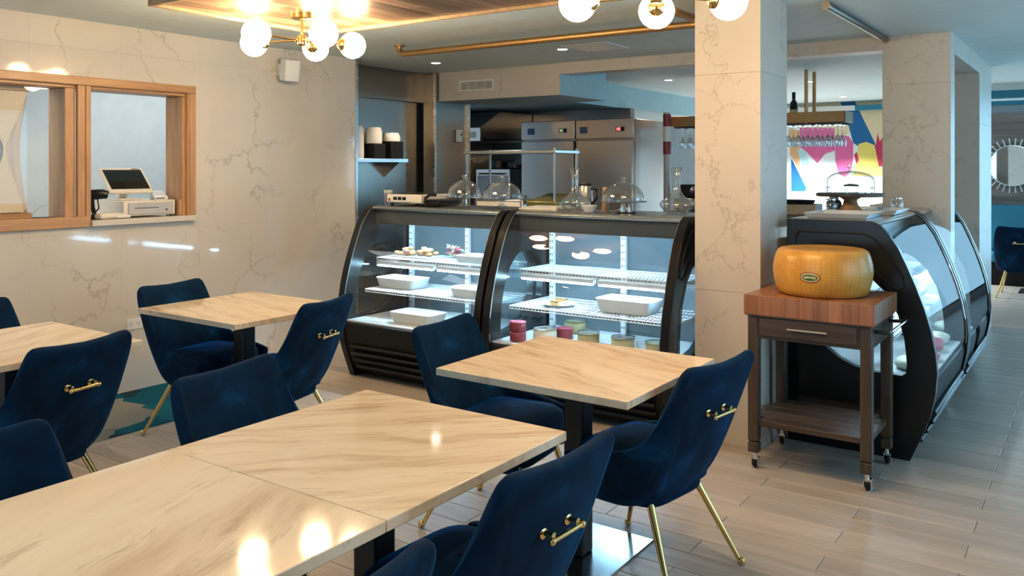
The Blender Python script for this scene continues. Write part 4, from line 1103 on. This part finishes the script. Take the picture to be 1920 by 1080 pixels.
# induction cooktop
ct = thing('portable_cooktop', 'cream portable cooktop with three black displays on the left case', 'cooktop', (4.82, 4.22, TZ))
hp(ct, B(4.66, 5.0, 4.06, 4.40, TZ + .02, TZ + .085), 'body', 'cream_plastic', bevel=.008)
hp(ct, B(4.655, 4.6595, 4.16, 4.385, TZ + .028, TZ + .078), 'front_panel', 'white_plastic', bevel=.002)
for k in range(3): hp(ct, B(4.6535, 4.6548, 4.20 + k * .045, 4.236 + k * .045, TZ + .042, TZ + .066), 'display', 'black', smooth=0)
hp(ct, MB().lathe([(0, -.002), (.012, -.002), (.012, 0), (0, 0)], 16, (4.6548, 4.365, TZ + .045), 'x'), 'logo', 'emblem_red')
hp(ct, B(4.68, 4.98, 4.08, 4.38, TZ + .0855, TZ + .09), 'glass_top', 'black_gloss', bevel=.002)
for y in (4.09, 4.37):
    for x in (4.69, 4.97): hp(ct, MB().tube([(x, y, TZ), (x, y, TZ + .021)], .012, 10), 'foot', 'black')
tg = thing('tumbler_stack', 'clear plastic tumbler left of the cooktop', 'tumbler', (4.76, 4.475, TZ))
MB().lathe([(0, .003), (.026, .003), (.033, .11), (.034, .112)], 20).build('cup', 'glass', tg)
for k in range(3): MB().lathe([(.033, .085 + k * .01), (.0355, .087 + k * .01), (.033, .09 + k * .01)], 20).build('rim', 'ceramic', tg)
hs = thing('sealing_machine', 'black handled sealing machine right of the cooktop', 'machine', (4.80, 3.98, TZ))
hp(hs, B(4.70, 4.96, 3.935, 4.045, TZ + .004, TZ + .05), 'body', 'black', bevel=.01)
hp(hs, MB().tube([(4.69, 4.05, TZ + .02), (4.68, 4.03, TZ + .065), (4.69, 4.0, TZ + .085), (4.70, 3.95, TZ + .085)], .011, 10), 'handle', 'black_gloss', smooth=70)
bo = thing('paper_stack', 'white paper tray in front of the sandwich press', 'tray', (4.86, 3.08, TZ))
hp(bo, B(4.72, 4.98, 2.94, 3.24, TZ, TZ + .012), 'sheet_pile', 'cream_plastic', bevel=.002)
hp(bo, MB().obox((4.85, 3.10, TZ + .0165), (.24, .26, .007), Matrix.Rotation(R(7), 3, 'Z')), 'top_sheet', 'white_plastic')
bk = thing('ice_bucket', 'dark steel jug behind the left decanter', 'jug', (4.96, 2.86, TZ))
MB().lathe([(0, 0), (.045, 0), (.05, .02), (.048, .14), (.042, .16), (.038, .16), (.044, .135), (.044, .02), (0, .01)], 24).build('body', 'fridge', bk)
MB().lathe([(0, .161), (.043, .161), (.043, .172), (.02, .182), (0, .183)], 24).build('lid', 'black', bk)
MB().tube([(0, -.045, .14), (0, -.085, .14), (0, -.09, .08), (0, -.05, .04)], .008, 8).build('handle', 'black', bk, smooth=70)
cn = thing('pepper_mill', 'pale wooden pepper mill left of the lone cake dome', 'mill', (5.01, 2.735, TZ))
MB().lathe([(0, 0), (.026, 0), (.027, .02), (.02, .06), (.022, .10), (.024, .12), (.018, .125), (.022, .135), (.02, .15), (0, .155)], 20).build('body', 'trim_wood', cn)
crumb = thing('bowl', 'small pale bowl in front of the left decanter', 'bowl', (4.66, 2.66, TZ))
MB().lathe([(0, .003), (.03, .003), (.055, .045), (.052, .045), (.028, .008), (0, .007)], 24).build('basin', 'ceramic', crumb)
sh = thing('salt_shakers', 'pair of small shakers in a black caddy by the cake dome', 'shakers', (4.70, 2.42, TZ))
hp(sh, B(4.67, 4.73, 2.37, 2.47, TZ, TZ + .01), 'caddy', 'black')
for y in (2.395, 2.445): hp(sh, MB().lathe([(0, 0), (.016, 0), (.013, .04), (.015, .05), (0, .056)], 14, (4.70, y, TZ + .0105)), 'shaker', 'chrome')

# aisle case top: white trays and a wooden cake stand with a glass dome
def tray(label, x0, x1, y0, y1, h=.03):
    c = ((x0 + x1) / 2, (y0 + y1) / 2, TZ); t = thing('serving_tray', label, 'tray', c, 0, 'white trays on the aisle case')
    hx, hy = (x1 - x0) / 2, (y1 - y0) / 2; mb = MB(); a = .025
    rings = [[(-hx + a, -hy + a), (hx - a, -hy + a), (hx - a, hy - a), (-hx + a, hy - a)], [(-hx, -hy), (hx, -hy), (hx, hy), (-hx, hy)]]
    vs = [(x, y, 0) for x, y in rings[0]] + [(x, y, h) for x, y in rings[1]] + [(x * .98, y * .98, h) for x, y in rings[1]] + [(x, y, .005) for x, y in rings[0]]
    fs = [(3, 2, 1, 0), (12, 13, 14, 15)]
    for b in range(3):
        for k in range(4): fs.append((b * 4 + k, b * 4 + (k + 1) % 4, b * 4 + 4 + (k + 1) % 4, b * 4 + 4 + k))
    mb.add(vs, fs).build('dish', 'ceramic', t, bevel=.003)
    B(-hx + .05, hx - .05, -hy + .04, hy - .04, .0055, .008).build('liner', 'trim_wood', t)
tray('white rectangular tray at the near corner of the aisle case', 4.90, 5.30, 1.045, 1.405)
tray('white rectangular tray farther along the aisle case', 5.42, 5.84, 1.00, 1.20)
ws = thing('cake_stand', 'turned wooden cake stand under a glass cloche on the aisle case', 'cake stand', (5.72, 1.335, TZ))
MB().lathe([(0, 0), (.075, 0), (.07, .012), (.045, .05), (.04, .075), (.075, .098), (0, .098)], 32).build('pedestal', 'oak', ws)
MB().lathe([(0, .0985), (.205, .0985), (.21, .105), (.21, .116), (.2, .12), (0, .12)], 40).build('plate', 'darkwood', ws)
dm = MB().lathe([(.145, .1205), (.145, .20), (.138, .222), (.11, .245), (.06, .258), (.012, .264)], 40).build('cloche', 'glass', ws, smooth=60)
MB().lathe([(.012, .263), (.010, .275), (.022, .29), (.02, .305), (0, .31)], 20).build('knob', 'glass', dm)
MB().lathe([(.1455, .152), (.148, .155), (.1455, .158)], 40).build('etched_band', 'glass', dm)
for k in range(2):
    g = thing('glass_jar', ['small clear jar below the wooden cake stand rim', 'small clear jar right of the wooden cake stand foot'][k], 'jar', ((5.50, 5.96)[k], (1.40, 1.10)[k], TZ))
    MB().lathe([(0, .003), (.03, .003), (.036, .012), (.036, .06), (.028, .072), (.029, .08)], 22).build('vessel', 'glass', g)
    MB().lathe([(0, .0805), (.03, .0805), (.03, .088), (0, .09)], 22).build('lid', 'chrome', g)

# ================================================================== FOOD IN THE CASES
def fp(t, mb, n, m, **k): return mb.build(n, m, t, **k)
def rrect(hx, hy, r, n=6):
    out = []
    for (cx, cy_, a0) in ((hx - r, hy - r, 0), (-hx + r, hy - r, 90), (-hx + r, -hy + r, 180), (hx - r, -hy + r, 270)):
        for k in range(n + 1): a = R(a0 + 90 * k / n); out.append((cx + r * math.cos(a), cy_ + r * math.sin(a)))
    return out
def casserole(label, x, y, z, hx, hy, h, fill=None, rot=0, oval=False, mat='ceramic', name='casserole_dish', fz=.75):
    t = thing(name, label, 'dish', (x, y, z), rot)
    ol_ = rrect(hx, hy, min(hx, hy) * (.95 if oval else .3))
    def rg(s, zz): return [(a * s, b * s, zz) for a, b in ol_]
    fp(t, MB().grid([rg(.02, .001), rg(.84, .001), rg(.90, .008), rg(1.0, h - .006), rg(1.03, h), rg(1.0, h + .002), rg(.95, h - .006), rg(.86, .016), rg(.02, .014)], closed=True), 'dish', mat, smooth=50)
    if fill: fp(t, MB().grid([rg(.02, h * fz + .004), rg(.6, h * fz + .003), rg(.90, h * fz)], closed=True), 'filling', fill, smooth=60)
    return t
def salad_mat():
    m, nt, b = nodes_of('green_white_salad'); setp(b, rough=.6)
    nt.links.new(ramp(nt, noise(nt, coords(nt, space='object'), 28, 4), [(.38, (.10, .20, .06)), (.47, (.62, .66, .48)), (.62, (.82, .84, .76))]), b.inputs['Base Color']); return m
M['salad'] = salad_mat()
SH1, SH2, DK = .8505, .6275, .4225
casserole('white covered casserole on the deck of the left pastry case', 4.53, 3.97, DK, .105, .185, .075, 'ceramic', fz=.97)
casserole('glass dish of green and white salad on the middle shelf', 4.70, 4.27, SH2, .105, .185, .075, 'salad', name='salad_dish')
casserole('white oval dish on the middle shelf beside the divider', 4.66, 3.58, SH2, .10, .17, .06, None, oval=True)
pt = thing('pastry_tray', 'tray piled with glazed pastries on the top shelf of the left case', 'pastries', (4.80, 4.22, SH1))
fp(pt, MB().prism(rrect(.11, .19, .03), 0, .012), 'tray', 'ceramic', bevel=.003)
random.seed(3)
for k in range(30):
    x = random.uniform(-.085, .085); y = random.uniform(-.16, .16); zz = .018 + (.028 if k > 17 else 0) * random.uniform(.6, 1)
    m_ = 'pastry_pink' if (abs(y) < .08 and k % 2) else 'pastry'
    MB().lathe([(0, -.012), (.02, -.01), (.026, 0), (.02, .012), (0, .016)], 10, (x, y, zz + .008)).build('pastry', m_, pt, smooth=60)
casserole('white tray of pale filling on the top shelf beside the divider', 4.80, 3.62, SH1, .10, .17, .045, 'pale_food', name='filled_tray')
hb = thing('herb_bunch', 'leafy green and pink bunch behind the top shelf tray', 'herbs', (4.885, 3.93, SH1))
random.seed(5)
for k in range(34):
    a = random.uniform(0, 6.28); r_ = random.uniform(0, .07); zz = random.uniform(.02, .085)
    MB().obox((r_ * math.cos(a) * .55, r_ * math.sin(a) * 1.2, zz), (.035, .03, .006), Matrix.Rotation(random.uniform(-1, 1), 3, 'X') @ Matrix.Rotation(random.uniform(0, 3), 3, 'Z')).build('leaf', 'salad' if k % 3 else 'pink_food', hb, smooth=0)
pc = thing('cake_plate', 'white plate with a caramel-topped cake slice on the middle shelf', 'cake', (4.66, 2.88, SH2))
MB().lathe([(0, .002), (.06, .002), (.105, .014), (.107, .017), (.06, .008), (0, .007)], 36).build('plate', 'ceramic', pc, smooth=60)
w_ = [(-.07, -.035), (.07, -.02), (.06, .05), (-.05, .045)]
MB().prism(w_, .0085, .032).build('custard', 'custard', pc, bevel=.004)
MB().prism([(a * 1.03, b * 1.03) for a, b in w_], .0325, .04).build('caramel_top', 'caramel', pc, bevel=.003)
casserole('white rectangular casserole with a brown crust on the middle shelf', 4.70, 2.40, SH2, .105, .185, .085, 'brown_crust', fz=.9)
def jar(label, x, y, r, h, body, lid, group='jars on the deck of the right pastry case', z=DK):
    t = thing('preserve_jar', label, 'jar', (x, y, z), 0, group)
    MB().lathe([(0, .002), (r * .92, .002), (r, .01), (r, h * .8), (r * .9, h * .86), (0, h * .86)], 26).build('contents', body, t, smooth=60)
    if lid == 'clip':
        MB().lathe([(r * .92, h * .865), (r * 1.06, h * .87), (r * 1.06, h * .92), (r * .7, h * .97), (0, h)], 26).build('glass_lid', 'glass', t, smooth=60)
        MB().lathe([(r * 1.02, h * .80), (r * 1.07, h * .815), (r * 1.02, h * .83)], 26).build('wire_bail', 'brass', t)
    else:
        MB().lathe([(0, h), (r * .96, h), (r, h * .985), (r, h * .87), (0, h * .865)], 26).build('lid', lid, t)
    return t
jar('red preserve jar at the bottom of a stack of two', 4.42, 3.04, .052, .06, 'red_jam', 'pink_lid')
jar('red preserve jar on top of another red jar', 4.42, 3.04, .052, .065, 'red_jam', 'pink_lid', z=DK + .0605)
jar('clip-top glass jar beside the stacked red jars', 4.56, 2.93, .072, .085, 'pale_food', 'clip')
jar('low jar with a pink lid behind the table edge', 4.66, 2.84, .052, .07, 'red_jam', 'pink_lid')
jar('clip-top jar at the back of the deck', 4.86, 2.88, .072, .095, 'olive_food', 'clip')
jar('clip-top jar showing just above the table edge, leftmost of three', 4.60, 2.63, .068, .082, 'olive_food', 'clip')
jar('clip-top jar below the brown crusted casserole, middle of three', 4.60, 2.39, .070, .08, 'olive_food', 'clip')
jar('clip-top jar beside the right end panel, last of three', 4.60, 2.17, .062, .075, 'olive_food', 'clip')
# aisle case: wrapped cheeses and cured meats
random.seed(11)
def lump(label, name, cat, x, y, z, rx, ry, rz, mat):
    t = thing(name, label, cat, (x, y, z), random.uniform(-.4, .4), 'deli pieces in the aisle case')
    mb = MB(); rows = []
    for j in range(9):
        ph = math.pi * j / 8; row = []
        for i in range(18):
            a = 2 * math.pi * i / 18; w2 = 1 + .08 * math.sin(3 * a + j) ; row.append((rx * max(.02, math.sin(ph)) ** .7 * math.cos(a) * w2, ry * max(.02, math.sin(ph)) ** .7 * math.sin(a) * w2, rz * (1 - math.cos(ph)) / 2 + .001))
        rows.append(row)
    mb.grid(rows, closed=True).build('piece', mat, t, smooth=70)
    MB().prism(rrect(rx * 1.15, ry * 1.15, .02), -.0, .0008).build('paper', 'ceramic', t)
    return t
spots = [(5.03, .86, DK, .10, .08, .07, 'pale_food', 'white cheese piece on the deck near the end window'), (5.30, .83, DK, .09, .08, .06, 'pink_food', 'pink cured ham on the deck of the aisle case'),
         (5.62, .86, DK, .10, .085, .08, 'pink_food', 'red cured meat showing through the aisle glass'), (5.87, .85, DK, .08, .07, .07, 'pale_food', 'pale cheese piece at the far end of the deck'),
         (5.05, 1.12, SH2, .11, .09, .07, 'pale_food', 'wrapped white cheese on the lower shelf near the end window'), (5.45, 1.10, SH2, .12, .09, .08, 'ceramic', 'white paper parcel on the lower shelf'),
         (5.85, 1.08, SH2, .10, .09, .07, 'pink_food', 'pink meat piece on the lower shelf'), (5.10, 1.2, SH1, .10, .08, .06, 'ceramic', 'white paper parcel on the top shelf near the end window'),
         (5.5, 1.18, SH1, .11, .09, .07, 'pale_food', 'pale cheese piece on the top shelf'), (5.85, 1.2, SH1, .1, .08, .07, 'ceramic', 'white paper parcel on the top shelf at the far end'),
         (6.3, .86, DK, .1, .08, .07, 'pale_food', 'pale cheese piece on the deck of the far aisle case'), (6.35, 1.08, SH2, .11, .09, .08, 'ceramic', 'white paper parcel in the far aisle case')]
for (x, y, z, a, b, c, m_, lb) in spots: lump(lb, 'deli_piece', 'deli food', x, y, z, a, b, c, m_)

# ================================================================== BAR AND FAR END
# painted wall with bold blocks of colour
MX = 12.995
mur = thing('wall_mural', 'bright abstract mural of pink, yellow and blue shapes behind the bar', 'mural', (MX, 3.2, 0))
NL = [0]
def paint(name, mat, pts, lift):   # pts given as (Y, z)
    NL[0] += 1; lift = NL[0] * .4
    MB().prism(pts, MX - .004 - lift * .0015, MX - .003, 'x').build(name, mat, mur, off=(MX, 3.2, 0), smooth=0)
def px2(px, py, X=13.0):
    t = (px - 960) / 1587.7; a = R(34.92); d = X / (math.cos(a) + math.sin(a) * t)
    return (d * (math.sin(a) - math.cos(a) * t), 1.53 + (311.4 - py) / 1587.7 * d)
def poly(*p): return [px2(*q) for q in p]
paint('ground', 'm_white', poly((1440, 190), (1700, 190), (1700, 420), (1440, 420)), 0)
paint('cream_field', 'm_cream', poly((1500, 198), (1580, 190), (1600, 240), (1570, 270), (1500, 250)), 1)
paint('cream_field', 'm_cream', poly((1602, 192), (1700, 186), (1700, 290), (1640, 268)), 1)
paint('blue_band', 'm_blue', poly((1576, 192), (1603, 190), (1641, 268), (1650, 300), (1600, 268), (1590, 230)), 2)
paint('peach_band', 'm_peach', poly((1480, 240), (1500, 245), (1500, 320), (1482, 290)), 1)
paint('pale_band', 'm_pale', poly((1495, 280), (1510, 283), (1545, 360), (1520, 362)), 1)
paint('pink_heart', 'm_pink', poly((1500, 240), (1565, 240), (1566, 282), (1548, 288), (1533, 306), (1512, 284), (1500, 276)), 2)
paint('pink_figure', 'm_pink', poly((1566, 262), (1578, 253), (1592, 256), (1600, 268), (1600, 300), (1594, 322), (1585, 332), (1572, 325), (1567, 300)), 2)
paint('yellow_shape', 'm_yellow', poly((1610, 270), (1625, 266), (1640, 272), (1646, 300), (1660, 330), (1600, 330), (1606, 300)), 2)
paint('red_shape', 'm_red', poly((1642, 275), (1646, 250), (1650, 266), (1655, 258), (1665, 270), (1665, 312), (1648, 312)), 3)
paint('red_shape', 'm_red', poly((1602, 290), (1607, 285), (1611, 300), (1606, 308)), 3)
paint('blue_wedge', 'm_blue', poly((1484, 298), (1488, 304), (1512, 352), (1510, 358), (1484, 358)), 2)
paint('white_column', 'm_white', poly((1512, 288), (1534, 308), (1546, 290), (1566, 284), (1568, 345), (1545, 350), (1530, 345)), 2)
struct(B(12.9, 12.989, .35, 2.95, 2.34, 2.41).build('trim_2', 'teal', smooth=0))
struct(B(12.9, 12.989, 2.951, 8.1, 2.34, 2.41).build('trim_3', 'white_plastic', smooth=0))
# wash downlights added to brighten the mural
for y in (2.9, 3.7): downlight(12.0, y, 'added wash downlight close to the bright mural, ' + ('right one' if y < 3 else 'left one'), power=650, tint=(.85, .95, 1.0))

# bar counter
bar = thing('bar_counter', 'dark bar counter behind the near pillar', 'bar', (8.3, 2.9, 0))
hp(bar, B(8.0, 8.55, 1.75, 3.70, 1.03, 1.07), 'worktop', 'darkwood_h', bevel=.004)
hp(bar, B(8.04, 8.5, 1.78, 3.68, 0, 1.029), 'body', 'black_metal')
# hanging rack with brass rods
rk = thing('glass_rack', 'brass wire-fronted rack hanging from two rods over the bar', 'rack', (8.6, 2.92, 1.97))
hp(rk, B(8.46, 8.76, 2.03, 3.82, 1.955, 1.97), 'base_board', 'darkwood_h', bevel=.003)
for (a, b, c, d) in ((8.45, 8.46, 2.03, 3.82), (8.76, 8.77, 2.03, 3.82), (8.46, 8.76, 2.02, 2.03), (8.46, 8.76, 3.82, 3.83)):
    hp(rk, B(a, b, c, d, 1.955, 2.06), 'gallery_panel', 'rattan', bevel=.002)
for (x, y) in ((8.47, 2.39), (8.75, 2.39), (8.47, 3.5), (8.75, 3.5)): hp(rk, MB().tube([(x, y, 1.95), (x, y, CEIL - .0005)], .018, 12), 'hanging_rod', 'brass_dark')
for k in range(4): hp(rk, B(8.50 + k * .08, 8.516 + k * .08, 2.05, 3.80, 1.935, 1.954), 'glass_rail', 'black_metal')
bt = thing('wine_bottle', 'dark wine bottle standing on the hanging rack', 'bottle', (8.6, 2.55, 1.9705))
MB().lathe([(0, 0), (.036, 0), (.038, .006), (.038, .17), (.032, .20), (.0145, .225), (.0135, .28), (.016, .283), (.016, .30), (0, .30)], 24).build('bottle', 'bottle_glass', bt)
MB().lathe([(.0385, .05), (.0392, .05), (.0392, .125), (.0385, .125)], 24).build('label', 'emblem_cream', bt)
MB().lathe([(.0155, .235), (.0172, .24), (.0172, .302), (0, .303)], 20).build('foil', 'black', bt)
gprof = [(.034, 0), (.034, -.003), (.006, -.008), (.004, -.02), (.004, -.095), (.012, -.105), (.036, -.135), (.042, -.165), (.036, -.21)]
gm = None
for r_ in range(4):
    for k in range(18):
        y = 2.10 + k * .095 + (.02 if r_ % 2 else 0)
        if y > 3.78: continue
        if gm is None:
            gm = MB().lathe(gprof, 20).build('wine_glass', 'glass', None, smooth=60); o = gm
        else: o = link_copy(gm)
        o.location = (8.508 + r_ * .08, y, 1.934)
        tag(o, 'wine glass hanging upside down from the rack over the bar', 'wine glass', 'wine glasses hanging over the bar')
# things on the bar
bx_ = thing('wooden_crate', 'pale wooden box on the bar behind the near pillar', 'box', (8.2, 2.38, 1.0705))
hp(bx_, MB().box(8.08, 8.34, 2.20, 2.56, 1.0705, 1.085).box(8.08, 8.10, 2.20, 2.56, 1.085, 1.17).box(8.32, 8.34, 2.20, 2.56, 1.085, 1.17).box(8.10, 8.32, 2.20, 2.22, 1.085, 1.17).box(8.10, 8.32, 2.54, 2.56, 1.085, 1.17), 'crate', 'trim_wood', bevel=.003)
wk = thing('black_tray', 'black round tray resting on the pale wooden box', 'tray', (8.2, 2.40, 1.1705))
MB().lathe([(0, 0), (.15, 0), (.17, .035), (.165, .035), (.148, .006), (0, .005)], 28).build('pan', 'black', wk)
cj = thing('coffee_jar', 'black jar with chrome lid beside the pale wooden box', 'jar', (8.2, 2.06, 1.0705))
MB().lathe([(0, 0), (.06, 0), (.068, .02), (.068, .12), (.05, .145), (0, .145)], 24).build('jar', 'black_gloss', cj)
MB().lathe([(0, .1455), (.04, .1455), (.045, .16), (.03, .19), (.012, .2), (0, .215)], 20).build('lid', 'chrome', cj)
bp = thing('blender_jug', 'clear blender jug with a dark lid on the bar', 'blender', (8.3, 1.93, 1.0705))
MB().lathe([(0, 0), (.07, 0), (.075, .03), (.055, .10), (0, .10)], 24).build('motor_base', 'black', bp)
MB().lathe([(.045, .101), (.05, .12), (.062, .27)], 24).build('jug', 'glass', bp)
MB().lathe([(0, .271), (.068, .271), (.068, .285), (.02, .295), (0, .296)], 24).build('lid', 'black', bp)
em = thing('espresso_machine', 'black and steel coffee machine at the near pillar edge', 'coffee machine', (8.25, 3.42, 1.0705))
hp(em, B(8.08, 8.46, 3.25, 3.62, 1.0905, 1.20), 'base', 'fridge', bevel=.01)
hp(em, B(8.22, 8.46, 3.25, 3.62, 1.2005, 1.34), 'tower', 'black_gloss', bevel=.02)
hp(em, MB().lathe([(0, 0), (.055, 0), (.06, .07), (.04, .10), (0, .11)], 24, (8.30, 3.36, 1.3405)), 'bean_hopper', 'black')
hp(em, MB().tube([(8.22, 3.43, 1.29), (8.14, 3.43, 1.29), (8.10, 3.43, 1.275)], [.028, .03, .02], 14), 'group_head', 'chrome', smooth=60)
for y in (3.28, 3.59): hp(em, MB().tube([(8.12, y, 1.0705), (8.12, y, 1.091)], .014, 8).tube([(8.42, y, 1.0705), (8.42, y, 1.091)], .014, 8), 'foot', 'black')

# wood clad end wall with the sunburst mirror, teal bench, table
ew = struct(B(12.96, 12.989, .32, 2.3, 0, 2.2).build('wall_far_cladding', 'grout', smooth=0))
cb = B(0, .02, 0, 1.98, 0, .138).build('board', 'grey_board', ew, bevel=.002)
for k in range(16):
    c = cb if k == 0 else link_copy(cb, ew); c.location = (12.939, .32, k * .14)
mr = thing('sunburst_mirror', 'round mirror ringed with short clear spikes on the far wall', 'mirror', (12.938, .98, 1.535))
MB().lathe([(0, -.018), (.262, -.018), (.262, -.004), (0, -.004)], 48, (0, 0, 0), 'x').build('mirror_glass', 'mirror', mr)
MB().lathe([(.262, -.02), (.272, -.026), (.28, -.018), (.28, -.002), (.262, -.002)], 48, (0, 0, 0), 'x').build('rim', 'chrome', mr)
for k in range(30):
    a = 2 * math.pi * k / 30
    sp_ = MB().tube([(-.014, .28 * math.cos(a), .28 * math.sin(a)), (-.014, .36 * math.cos(a), .36 * math.sin(a))], [.007, .011], 8).build('spike', 'white_plastic', mr)
    MB().ball((-.014, .288 * math.cos(a), .288 * math.sin(a)), .012, 8, 6).build('bead', 'chrome', sp_)
bn = thing('teal_bench', 'teal upholstered bench along the far wall', 'bench', (12.7, .9, 0))
hp(bn, B(12.72, 12.93, .34, 2.2, .42, 1.02), 'backrest', 'teal', bevel=.03)
hp(bn, B(12.42, 12.93, .34, 2.2, .30, .419), 'seat', 'teal', bevel=.03)
hp(bn, B(12.5, 12.93, .36, 2.18, 0, .299), 'plinth', 'black')
tt = thing('far_table', 'pale marble table in front of the teal bench', 'table', (12.05, .62, 0))
hp(tt, B(11.72, 12.38, .25, 1.0, .725, .75), 'tabletop', 'marble', bevel=.003)
hp(tt, MB().tube([(12.05, .62, .01), (12.05, .62, .725)], .04, 14), 'column', 'black_metal')
hp(tt, B(11.83, 12.27, .40, .84, .0005, .01), 'base_plate', 'black_metal', bevel=.003)
struct(B(11.2, 11.5, -2.9, 1.32, 2.30, CEIL).build('ceiling_beam_far', 'ceil', smooth=0))
B(11.196, 11.1995, -2.9, 1.32, 2.31, 2.40).build('teal_band', 'teal', bpy.data.objects['ceiling_beam_far'], smooth=0)
